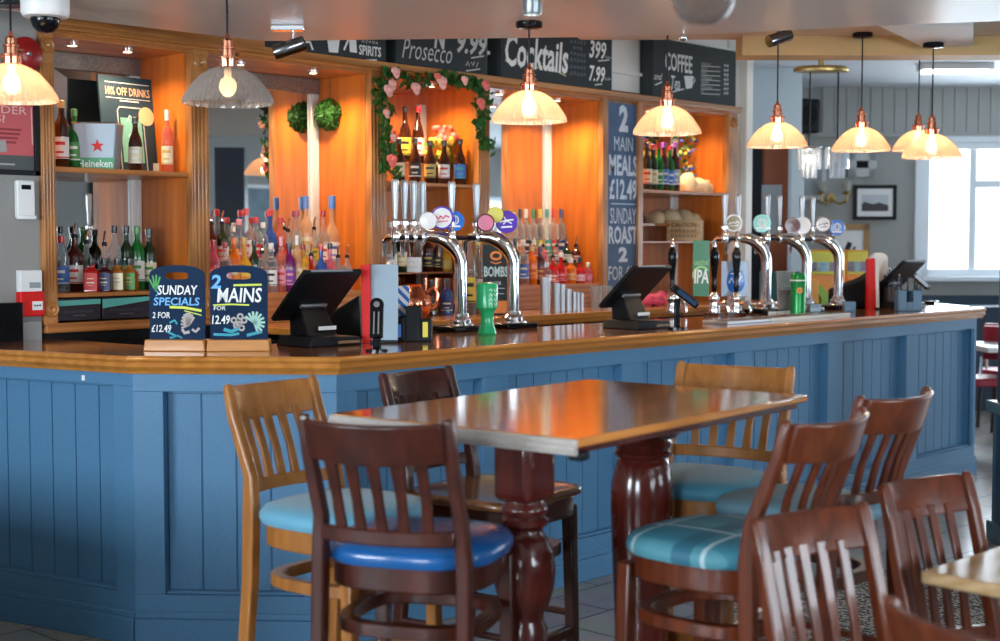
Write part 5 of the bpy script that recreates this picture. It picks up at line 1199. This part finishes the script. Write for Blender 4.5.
# ================================================================== chairs and tables
def rrect(hw, hd, n=28, e=2.8):
    out = []
    for i in range(n):
        a = 2*math.pi*i/n; c, s_ = math.cos(a), math.sin(a)
        out.append((hw*math.copysign(abs(c)**(2/e), c), hd*math.copysign(abs(s_)**(2/e), s_)))
    return out
def make_chair(label, cat, name, l, d, fl, fd, seat_z, top_z, wmat, smat, group, w=.38, wood_seat=False, stool=True, lean=.055, seatmat2=None):
    """(l, d): middle of the backrest as seen (sideways, away); (fl, fd): direction the sitter faces"""
    n_ = math.hypot(fl, fd); fl /= n_; fd /= n_; off = .285
    c = CP(l+fl*off, d+fd*off); t = thing(name, label, cat, (c.x,c.y,0), facing(fl, fd), group)
    hw = w/2; ys = -.20; yt = -off
    def bow(x): return -.055*(1-(x/hw)**2)
    cr = .098 if stool else .095
    for s_ in (-1,1):
        x1 = s_*(hw-.012)
        M().beam([(s_*(hw+.012),ys-.075,0),(s_*(hw+.004),ys-.030,seat_z*.35),(s_*hw*.98,ys-.004,seat_z*.75),(s_*hw*.97,ys,seat_z),(x1,ys-.008,seat_z+.10),(x1,yt-.002+.012,top_z-cr*.9),(x1,yt-.010,top_z-.012),(x1,yt-.012,top_z+.004)],[.030,.032,.034,.034,.032,.031,.030,.020],[.036,.038,.042,.044,.036,.030,.024,.014]).build('rear_post', wmat, t, bevel=.006, segs=3)
    # crest rail: bowed plate
    m = M(); nx = 14; vs = []; fs = []
    for i in range(nx+1):
        x = -hw+.02+(2*hw-.04)*i/nx; b = bow(x); u = (x/hw)**2
        zt = top_z-.004-.006*(1-u); zb = top_z-cr-.010*(1-u)
        for (yy, zz) in ((yt+.002+b,zb),(yt-.022+b-.006,zt-.004),(yt-.016+b-.006,zt),(yt-.006+b-.006,zt),(yt+.000+b-.004,zt-.006),(yt+.024+b,zb+.004),(yt+.02+b,zb)): vs.append((x,yy,zz))
    k = 7
    for i in range(nx):
        for j in range(k): q = (j+1) % k; fs.append((i*k+j, i*k+q, (i+1)*k+q, (i+1)*k+j))
    fs += [tuple(range(k)), tuple(nx*k+j for j in reversed(range(k)))]
    fixn(m.add(vs, fs).build('crest_rail', wmat, t, bevel=.003))
    zl = seat_z+.062
    m = M(); vs = []; fs = []
    for i in range(nx+1):
        x = -hw+.02+(2*hw-.04)*i/nx; b = bow(x)*.8; y0 = ys-.012+b
        for yy, zz in ((y0-.012,zl-.018),(y0-.012,zl+.018),(y0+.012,zl+.018),(y0+.012,zl-.018)): vs.append((x,yy,zz))
    for i in range(nx):
        for j in range(4): q = (j+1) % 4; fs.append((i*4+j, i*4+q, (i+1)*4+q, (i+1)*4+j))
    fs += [(0,1,2,3),(nx*4+3,nx*4+2,nx*4+1,nx*4)]
    fixn(m.add(vs, fs).build('lower_rail', wmat, t, bevel=.004))
    for i in range(5):
        x = -hw+.02+(2*hw-.04)*(i+1)/6; b = bow(x); zt = top_z-cr
        M().beam([(x*.96,ys-.012+b*.8,zl+.01),(x*.99,ys-.030+b*.9,(zl+zt)/2),(x,yt+.012+b,zt+.02)],[.029,.025,.032],[.014,.012,.013]).build('slat', wmat, t, bevel=.003)
    # seat
    hs = .215
    ring = rrect(hs, .205, 32, 3.0 if not wood_seat else 7)
    fr = M(); fr.prism([(x*.95,y*.95) for x,y in ring], seat_z-.085, seat_z-.02); fr.build('seat_frame', wmat, t, bevel=.006)
    pd = M()
    prf = [(1.0,-.022),(1.03,-.010),(1.03,.005),(.97,.022),(.80,.032),(.5,.037),(.2,.039)] if not wood_seat else [(1.0,-.02),(1.04,-.014),(1.04,.0),(1.0,.008),(.9,.006),(.5,.002),(.2,.002)]
    nn = len(ring); vs = []; fs = []
    for f_, z_ in prf: vs += [(x*f_, y*f_, seat_z+z_) for x,y in ring]
    for j in range(len(prf)-1):
        for i in range(nn): q = (i+1) % nn; fs.append((j*nn+i, j*nn+q, (j+1)*nn+q, (j+1)*nn+i))
    fs += [tuple(reversed(range(nn))), tuple((len(prf)-1)*nn+i for i in range(nn))]
    pd.add(vs, fs).build('seat', smat, t, sharp=60)
    for s_ in (-1,1):
        M().beam([(s_*.180,.185,0),(s_*.172,.168,seat_z-.05)],[.030,.038],[.030,.040]).build('front_leg', wmat, t, bevel=.005)
    if stool:
        zz = seat_z-.20; rg = M(); o_ = rrect(.190,.185,32,3.2); i_ = rrect(.158,.150,32,3.2); n2 = 32; vs = []
        for P_, z_ in ((o_,zz),(o_,zz+.034),(i_,zz+.034),(i_,zz)): vs += [(x,y,z_) for x,y in P_]
        fs = []
        for j in range(4):
            q2 = (j+1) % 4
            for i in range(n2): q = (i+1) % n2; fs.append((j*n2+i, j*n2+q, q2*n2+q, q2*n2+i))
        fixn(rg.add(vs, fs).build('hoop_stretcher', wmat, t, bevel=.004))
    z1 = .30 if stool else .18
    M().box(-.175,.175,.165,.190,z1,z1+.035).build('stretcher', wmat, t, bevel=.004)
    for s_ in (-1,1): M().tube([(s_*.178,.17,z1+.07),(s_*.188,-.23,z1+.07)],.011,8).build('stretcher', wmat, t)
    return t
GS = 'high backed bar chairs round the tall table'
CH = make_chair
CH('honey oak bar chair with light blue seat, nearest the left bar corner','chair','bar_chair',-.66,4.08,.80,-.60,.77,1.12,M_oakch,M_lteal,GS,.36)
CH('dark mahogany bar chair with shiny blue seat, in front with its back to us','chair','bar_chair',-.284,3.22,.30,.95,.77,1.12,M_mahog,M_blueL,GS)
CH('dark bar chair with square wooden seat tucked under the tall table from the bar side','chair','bar_chair',-.255,4.43,.82,-.57,.765,1.12,M_black if False else M_mahog,wood('brown_plank_seat',(.10,.035,.012),(.22,.09,.03),'X',.2,.5),GS,.36,True)
CH('oak bar chair with teal seat facing us behind the right end of the tall table','chair','bar_chair',.775,4.63,-.53,-.85,.77,1.12,M_oakch,M_teal,GS,.41)
CH('red brown bar chair with tartan teal seat, right of the front turned column','chair','bar_chair',.775,3.36,-.74,.68,.76,1.11,M_redch,M_tartan,GS)
CH('red brown bar chair with pale grey blue seat, farthest right of the high chairs','chair','bar_chair',1.06,3.78,-.70,.71,.77,1.12,M_redch,M_gteal,GS,.37)
GD = 'low dining chairs round the pale table'
CH('low red brown dining chair at the bottom edge, left of the pale table','chair','dining_chair',.70,3.08,.56,-.83,.46,.925,M_redch,M_gteal,GD,.36,stool=False)
CH('low red brown dining chair behind the pale table corner','chair','dining_chair',1.09,3.52,.60,-.80,.46,.925,M_redch,M_gteal,GD,.36,stool=False)
CH('low dining chair cut by the bottom right corner, only its curved top rail showing','chair','dining_chair',.808,2.28,.80,.60,.46,.90,M_redch,M_gteal,GD,.40,stool=False)
# tall table
def edge_table(label, corner, e1, e2, L1, L2, zt, th, name, mat, cat='table'):
    c = Vector(corner); e1 = Vector(e1).normalized(); e2 = Vector(e2).normalized(); mid = c+e1*L1/2+e2*L2/2
    p = CP(mid.x, mid.y); return thing(name, label, cat, (p.x,p.y,0), facing(-e1.y if False else e1.x, e1.y)+math.pi/2)
# corner F nearest us, long side runs to R
k_ = 1.071
Fc = Vector((.167,3.0))*k_; Rc = Vector((.861,3.89))*k_; Bc = Vector((.313,4.39))*k_
e1 = (Rc-Fc); L1 = e1.length; e1.normalize(); e2 = Vector((-e1.y,e1.x)); L2 = .80
mid = Fc+e1*L1/2+e2*L2/2; p = CP(mid.x,mid.y)
w1 = HD*e1.y+RT*e1.x; T_ = math.atan2(w1.y,w1.x)
t = thing('tall_table','tall dark legged table with shiny orange wooden top on two turned columns','table',(p.x,p.y,0),T_)
zt = 1.07
g = M().box(-L1/2,L1/2,-L2/2,L2/2,zt-.022,zt).build('tabletop', M_tabtop, t, bevel=.006)
M().box(-L1/2+.02,L1/2-.03,-L2/2+.02,L2/2-.02,zt-.04,zt-.022).build('under_frame', M_maroon, t, bevel=.003)
M().box(-L1/2-.006,-L1/2+.004,-L2/2,L2/2,zt-.040,zt-.002).box(-L1/2-.012,-L1/2,-L2/2,L2/2,zt-.030,zt-.016).build('end_lipping', plain('glare_grey_lipping',(.34,.30,.27),.35,var=.2), t, bevel=.003)  # pale grey puts the glare on this table end into the lipping colour
# columns
ca = M(); ca.lathe([(.092,.56),(.094,.70),(.085,.735),(.060,.75)],(0,0,0),28)
PA = [(.13,0),(.13,.04),(.10,.06),(.07,.09),(.055,.14),(.050,.25),(.055,.40),(.062,.50),(.052,.52),(.052,.54),(.066,.56),(.080,.61),(.084,.66),(.078,.71),(.060,.745),(.050,.755),(.050,.768),(.062,.778),(.062,.792),(.052,.800),(.062,.810),(.062,.826),(.052,.835),(.052,.85)]
PB = [(.13,0),(.13,.04),(.10,.06),(.07,.09),(.062,.13),(.072,.16),(.075,.25),(.082,.40),(.090,.58),(.096,.74),(.094,.81),(.082,.862),(.074,.880),(.070,.884),(.084,.892),(.086,.902),(.078,.910),(.084,.920),(.088,.930),(.080,.940),(.078,.945)]
def col(u, label_, prof, block):
    x = -L1/2+L1*u
    c_ = M().lathe(prof,(x,-.02,0),40).build('column', M_maroon, t, sharp=50)
    if block: M().box(x-.064,x+.064,-.084,.044,.84,zt-.04).build('square_block', M_maroon, c_, bevel=.024, segs=4)
    else: M().lathe([(.080,.944),(.100,.948),(.114,.962),(.116,.985),(.105,1.03)],(x,-.02,0),36).build('cap', M_maroon, c_)
    for a_ in (0,90): M().box(-.30,.30,-.045,.045,0,.05,TR(x,-.02,.0,rz=R(a_+0))).build('foot', M_maroon, c_, bevel=.012)
col(.25,'',PA,True); col(.735,'',PB,False)
M().box(-L1/2+.03,-L1/2+.07,-L2/2+.01,-L2/2+.05,zt-.058,zt-.035).build('corner_bracket', M_blk, t, bevel=.006)
# low table at right
C0 = Vector((.985,3.25)); e1 = Vector((.72,.69)).normalized(); e2 = Vector((e1.y,-e1.x)); L1,L2 = .75,.75; mid = C0+e1*L1/2+e2*L2/2; p = CP(mid.x,mid.y); w1 = HD*e1.y+RT*e1.x
t = thing('low_table','pale topped low table cut by the right edge at the bottom','table',(p.x,p.y,0),math.atan2(w1.y,w1.x))
M().box(-L1/2,L1/2,-L2/2,L2/2,.722,.755).build('tabletop', M_lowtab, t, bevel=.010, segs=3)
M().lathe([(.24,0),(.24,.015),(.05,.05),(.035,.10),(.035,.68),(.10,.72)],(0,0,0),28).build('pedestal', M_blkm, t)

# ================================================================== far room
def FD(px, py, D): return onD(px, py, D)
# pillar at the right edge
p = CP(2.64,6.95); TCm = TOCAM
struct(M().box(-.12,.12,-.12,.12,0,2.30).build('column', M_bluedark, None, loc=(p.x,p.y,0), rz=TCm, bevel=.006))
m = M().box(-.11,.30,-.20,.20,0,.66).box(-.14,.33,-.23,.23,.66,.72).box(-.13,.32,-.22,.22,0,.10)
struct(m.build('pilaster_base', plain('slate_green_paint',(.05,.10,.13),.4), None, loc=(p.x,p.y,0), rz=TCm, bevel=.008))
# doorway, brown panel and pale strip seen between bar end and far wall
def fbox(name, px0, px1, D, z0, z1, th, mat, label, cat, kind=None):
    a_ = (px0-500)/F*D; b_ = (px1-500)/F*D; c_ = CP((a_+b_)/2, D); w_ = (b_-a_)/2
    o = M().box(-w_,w_,0,th,z0,z1).build(name, mat, None, loc=(c_.x,c_.y,0), rz=TOCAM, bevel=.004)
    if kind: struct(o)
    else: tag(o, label, cat)
    return o
fbox('wall_doorway_shade',700,764,12.2,0,3.02,.08,plain('doorway_shade_paint',(.03,.035,.045),.7),'','',1)  # solid dark sheet paints the shade of the unlit doorway
fbox('brown_screen',763,796,11.9,0,2.34,.10,plain('rust_brown_paint',(.30,.075,.025),.5,var=.1),'tall rust brown partition screen beyond the taps at the far end','partition')
fbox('pale_post',790,803,11.6,0,2.42,.12,plain('pale_blue_white_paint',(.64,.74,.80),.5,var=.1),'pale blue white painted post beside the rust brown partition','post')
fbox('wall_stub',748,800,12.0,2.42,3.02,.10,plain('pale_blue_white_paint',(.64,.74,.80),.5,var=.1),'','',1)
fbox('teal_cabinet',764,800,11.2,0,1.30,.2,plain('dark_teal_paint',(.01,.10,.10),.5),'dark teal cabinet low behind the beer founts','cabinet')
t = fbox('small_notice',761,781,11.87,1.60,2.02,.02,plain('grey_card_far',(.35,.38,.40),.5),'pale grey notice on the rust brown partition behind the founts','notice')
# loudspeaker
p = CP((800-500)/F*13.2, 13.2); t = thing('loudspeaker','black loudspeaker high on the far grey wall behind the crystal pendants','loudspeaker',(p.x,p.y,fz(137)),TOCAM+R(20))
M().box(-.13,.13,-.12,.12,0,.32).build('cabinet', M_blk, t, bevel=.03, segs=3); M().lathe([(.13,0),(.12,.006),(.06,-.004),(0,-.002)],(0,-.151,.2),28,None).build('cone', M_blkm, t) if False else M().lathe([(.10,0),(.095,.008),(.05,.002),(0,.004)],(0,0,0),28,TR(0,-.121,.16,rx=math.pi/2)).build('cone', M_blkm, t)
M().tube([(0,.12,.16),(0,.30,.16)],.02,8).build('bracket', M_blk, t)
# crystal pendants on an oval plate
p = FD(821,71,9.6); t = thing('ceiling_plate','oval brass ceiling plate carrying two crystal pendants','ceiling plate',(p.x,p.y,3.02),TOCAM)
zp = p.z; M().lathe([(.17,-.0),(.19,-.02),(.185,-.035),(.0,-.04)],(0,0,zp-3.02+.03),32,Matrix.Diagonal((1,.55,1,1))).build('plate', M_brass, t); M().tube([(0,0,0),(0,0,zp-3.02)],.02,8).build('stem', M_brass, t)
M_cryst = glassy('crystal_glass',(.95,.97,1),(.80,.86,.92),.38,.03,.4)
for px, py, lb, lit in ((809,178,'lit crystal drop pendant, left of the pair',1),(837,178,'unlit crystal drop pendant, right of the pair',0)):
    q = FD(px,py,9.6); t = thing('crystal_pendant',lb,'pendant lamp',(q.x,q.y,q.z),TOCAM,'pair of crystal drop pendants')
    g = M()
    for r_, z0_, z1_, n_ in ((.075,.06,.20,12),(.045,.0,.16,8)):
        for k in range(n_):
            a_ = 2*math.pi*k/n_; g.box(-.012,.012,-.005,.005,z0_,z1_,TR(r_*math.cos(a_),r_*math.sin(a_),0,rz=a_+math.pi/2))
    g.build('crystal_drops', M_cryst, t, bevel=.003)
    M().tube([(.08*math.cos(i*math.pi/8),.08*math.sin(i*math.pi/8),.205) for i in range(16)],.006,6,closed=True).box(-.08,.08,-.005,.005,.2,.208).build('ring', M_chrome, t)
    M().tube([(0,0,.205),(0,0,zp-q.z)],.006,6).build('cord', M_blk, t)
    M().sphere((0,0,.13),.026,12,8).build('bulb', M_bulb if lit else M_white, t)
    if lit: point('crystal_light', (q.x,q.y,q.z+.13), 4, (1,.85,.6), .03)
# framed pictures
def picture(px0,py0,px1,py1,label,fmat,mount,draw=None,fw=.03,name='framed_picture',D=13.47):
    a_ = FD(px0,py1,D); b_ = FD(px1,py0,D); w_ = (Vector((b_.x-a_.x,b_.y-a_.y)).length)/2; h_ = b_.z-a_.z; c_ = (a_+b_)/2
    t = thing(name,label,'picture',(c_.x,c_.y,a_.z),TOCAM)
    M().box(-w_,w_,-.02,.0,0,fw).box(-w_,w_,-.02,0,h_-fw,h_).box(-w_,-w_+fw,-.02,0,0,h_).box(w_-fw,w_,-.02,0,0,h_).build('frame', fmat, t, bevel=.004)
    g = M().box(-w_+fw,w_-fw,-.008,0,fw,h_-fw).build('mount', mount, t)
    if draw: draw(g, w_, h_)
    return t
def pd1(g,w_,h_):
    M().box(-w_*.62,w_*.62,-.010,-.009,h_*.25,h_*.72).build('print', plain('pale_sky_print',(.50,.55,.58),.5), g)
    M().prismY([(-w_*.62,h_*.25),(w_*.62,h_*.25),(w_*.62,h_*.42),(w_*.2,h_*.50),(-w_*.1,h_*.45),(-w_*.5,h_*.52),(-w_*.62,h_*.45)],-.012,-.0102).build('dark_shape', plain('dark_print',(.05,.045,.05),.5), g)
picture(853,185,896.5,220,'black framed print of a dark landscape with white mount on the far wall',M_blk,M_white,pd1,.035)
def pd2(g,w_,h_):
    M().stroke([(-w_*.2,h_*.30),(-w_*.05,h_*.32),(w_*.15,h_*.28),(w_*.35,h_*.33)],.05,-.0095).stroke([(-w_*.25,h_*.30),(w_*.05,h_*.62)],.05,-.0095).stroke([(w_*.2,h_*.5),(w_*.3,h_*.48)],.04,-.0095).build('ink_mark', M_blk, g)
picture(828,224,869.5,272,'gilt framed picture of black ink strokes behind the last beer fount',plain('gilt_brown',(.28,.16,.06),.4,.3,var=.4,bscale=60),M_white,pd2,.06)
picture(847,152,877,177,'small pale framed picture behind the pendant lamp on the far wall',plain('pale_grey_frame',(.50,.53,.52),.5),M_blkm,None,.085)
picture(790,150,826,200,'pale silver framed mirror behind the lit crystal pendant',plain('silver_frame',(.55,.58,.60),.4),plain('grey_print_far',(.32,.36,.38),.4),None,.04)
# wall sconce
q = FD(832,198,13.40); t = thing('wall_sconce','two armed brass wall sconce with glass cups left of the landscape print','wall light',(q.x,q.y,q.z),TOCAM)
M().lathe([(.05,0),(.045,.02),(.02,.03),(0,.03)],(0,0,0),20,TR(0,.06,0,rx=math.pi/2)).build('back_plate', M_brass, t)
for s_ in (-1,1):
    M().tube([(0,.03,0),(s_*.06,-.05,-.06),(s_*.12,-.08,-.03),(s_*.12,-.08,.03)],.012,8).lathe([(.03,0),(.04,.02),(.015,.04)],(s_*.12,-.08,.03),14).build('arm', M_brass, t)
    M().lathe([(.022,.06),(.036,.09),(.040,.14),(.045,.155)],(s_*.12,-.08,0),18,cap=False).build('glass_cup', glassy('frosted_cup',(.8,.8,.75),(.5,.5,.45),.6), t)
# fruit / claw machines at the far side
def machine(px0,px1,py0,py1,D,label,tilt=0):
    a_ = FD(px0,py1,D); b_ = FD(px1,py0,D); w_ = (Vector((b_.x-a_.x,b_.y-a_.y)).length)/2; c_ = (a_+b_)/2; zt = b_.z
    t = thing('games_machine',label,'games machine',(c_.x,c_.y,0),TOCAM)
    M().box(-w_,w_,.02,.6,0,zt).build('cabinet', plain('orange_cabinet',(.95,.30,.01),.35), t, bevel=.02)
    zs = FD(px0,275,D).z; 
    M().box(-w_+.01,w_-.01,-.0,.03,zs,zt-.01).build('sign_panel', plain('lime_panel',(.70,.62,.03),.35), t, bevel=.008)
    for i,(u0,u1,c_) in enumerate(((-.85,-.28,(.12,.10,.14)),(-.22,.22,(.20,.42,.55)),(.28,.85,(.20,.14,.26)))):
        g = M().box(w_*u0,w_*u1,-.006,.0,zs+.03,zt-.10).build('screen', plain('screen_%d'%i,c_,.3,var=.7,bscale=25), t)
    M().box(-w_*.8,-w_*.2,-.02,.02,.85,zs-.03).build('front_panel', plain('amber_panel',(.95,.36,.01),.3), t, bevel=.01)
    M().lathe([(.16,0),(.16,.02),(.09,.025),(.09,.0)],(0,0,0),24,TR(-w_*.55,.02,zs-.22,rx=math.pi/2)).build('round_badge', plain('lime_green',(.30,.50,.04),.4), t)
    return t
machine(800,846,250,320,11.6,'bright orange and lime games machine behind the founts at right')
t = machine(845,869,250,320,12.2,'narrow yellow and orange games machine beside the red leaflet stand')
# fluorescent light
q = FD(955,60,11.8); t = thing('strip_light','white fluorescent strip light on the far ceiling near the window','strip light',(q.x,q.y,3.02),TOCAM)
M().box(-.30,.30,-.10,.10,-.05,0).build('housing', M_white, t, bevel=.01); M().box(-.27,.27,-.07,.07,-.075,-.05).build('tube_cover', plain('lit_tube',(1,1,1),.4,emit=2.5,ecol=(.9,.96,1)), t, bevel=.01)
# booths and chairs behind bar end
q = CP(4.0,10.6); t = thing('booth_table','white topped table just behind the right end of the bar','table',(q.x,q.y,0),TOCAM)
M().box(-.42,.5,-.35,.35,.72,.76).build('tabletop', plain('white_top',(.75,.78,.8),.3), t, bevel=.006); M().lathe([(.22,0),(.2,.03),(.04,.05),(.04,.72)],(0,0,0),20).build('pedestal', M_blk, t)
def tubchair(l,d,label,ang):
    q = CP(l,d); t = thing('red_chair',label,'chair',(q.x,q.y,0),TOCAM+ang,'red seated chairs beyond the bar end')
    sm = plain('crimson_vinyl',(.35,.015,.04),.35)
    M().prism(rrect(.22,.21,24),.44,.50).build('seat', sm, t, bevel=.012)
    m = M()
    for (x,y) in ((-.18,-.17),(.18,-.17),(-.18,.17),(.18,.17)): m = M().tube([(x,y,0),(x*.9,y*.9,.44)],.016,8); m.build('leg', M_black, t)
    m = M(); vs=[]; fs=[]
    for i in range(9):
        a_ = R(200+i*17.5); vs += [(.22*math.cos(a_),.21*math.sin(a_)*-1,.62),(.24*math.cos(a_),.23*math.sin(a_)*-1,.88),(.20*math.cos(a_),.19*math.sin(a_)*-1,.88),(.18*math.cos(a_),.17*math.sin(a_)*-1,.62)]
    for i in range(8):
        for j in range(4): k = (j+1)%4; fs.append((i*4+j,i*4+k,(i+1)*4+k,(i+1)*4+j))
    fs += [(0,1,2,3),(35,34,33,32)]
    fixn(m.add(vs,fs).build('backrest', sm, t, bevel=.006))
    for s_ in (-1,1): M().tube([(s_*.19,.05,.48),(s_*.20,.06,.64)],.012,8).build('back_support', M_chrome, t)
    return t
tubchair(3.72,10.75,'crimson seated chair tucked under the white topped table, half hidden by the bar end',R(-90))
tubchair(4.15,11.4,'crimson chair on the far side of the white topped table',R(180))
fbox('window_bench',900,1080,12.7,0,.95,.4,M_bluedark,'long navy bench back running below the bright window','bench')
# things reflected in the bay mirrors, on the wall behind the camera
def nearwall(X, z0, z1, w_, name, label, cat, fmat, inner, fw=.04, th=.04, Y=-2.8):
    t = thing(name,label,cat,(X,Y,z0),math.pi)
    h_ = z1-z0; M().box(-w_/2,w_/2,-th,0,0,h_).build('frame', fmat, t, bevel=.006); M().box(-w_/2+fw,w_/2-fw,-th-.004,-th,fw,h_-fw).build('face', inner, t)
    return t
nearwall(9.4,1.75,2.3,1.0,'television','black television reflected in the wide bay mirror','television',M_blk,M_blkg,.02,.06)
t = nearwall(11.4,1.55,2.30,.5,'framed_picture','pale framed picture reflected beside the television in the bay mirror','picture',M_white,plain('blue_green_print',(.10,.16,.20),.3,var=.8,bscale=6))

# low divider added out of view; its top edge shades the lower bar front
t = thing('shading_divider','added low dark divider left of the bar, unseen, shading the lower bar front','divider',(1.5,4.7,0))
M().box(-.03,.03,-.95,1.0,0,.70).build('panel', M_bluedark, t, bevel=.004); M().box(-.045,.045,-.97,1.0,.70,.73).build('cap_rail', M_edge, t, bevel=.005)
# ================================================================== light
w = bpy.data.worlds.new('world'); SC.world = w; w.use_nodes = True
bg = w.node_tree.nodes['Background']; bg.inputs[0].default_value = (.72,.86,1,1); bg.inputs[1].default_value = 2.6
DAY = (.80,.90,1.0)
for (x0,x1,z0,z1), e in zip(holesN, (50,45,150,190)):
    p = Tn @ Vector(((x0+x1)/2, .35, (z0+z1)/2)); area('daylight', p, (math.pi/2,0,0), x1-x0, z1-z0, e, DAY)   # faces +Y
for (x0,x1,z0,z1), e in zip(holesL, (250,350)):
    p = Tl @ Vector(((x0+x1)/2, .35, (z0+z1)/2)); area('daylight', p, (math.pi/2,0,-math.pi/2), x1-x0, z1-z0, e, DAY)
for (x0,x1,z0,z1) in holesR:
    p = Tr @ Vector(((x0+x1)/2, .35, (z0+z1)/2)); area('daylight', p, (math.pi/2,0,math.pi/2), x1-x0, z1-z0, 70, DAY)
p = Tf @ Vector(((wx0+wx1)/2, .35, (fz(276)+fz(143))/2)); area('daylight', p, (math.pi/2,0,TOCAM+math.pi), wx1-wx0, 1.3, 120, DAY)
p = Tf @ Vector(((fx0+fx1)/2, .35, (fz(276)+fz(143))/2)); area('daylight', p, (math.pi/2,0,TOCAM+math.pi), fx1-fx0, 1.3, 260, DAY)
vs = SC.view_settings; SC.display_settings.display_device = 'sRGB'
vs.view_transform = 'Standard'; vs.look = 'None'; vs.gamma = 1; vs.use_curve_mapping = False; vs.exposure = 0.08
SC.cycles.max_bounces = 10; SC.cycles.transparent_max_bounces = 24; SC.cycles.glossy_bounces = 5
SC.cycles.sample_clamp_indirect = 6; SC.cycles.use_denoising = True
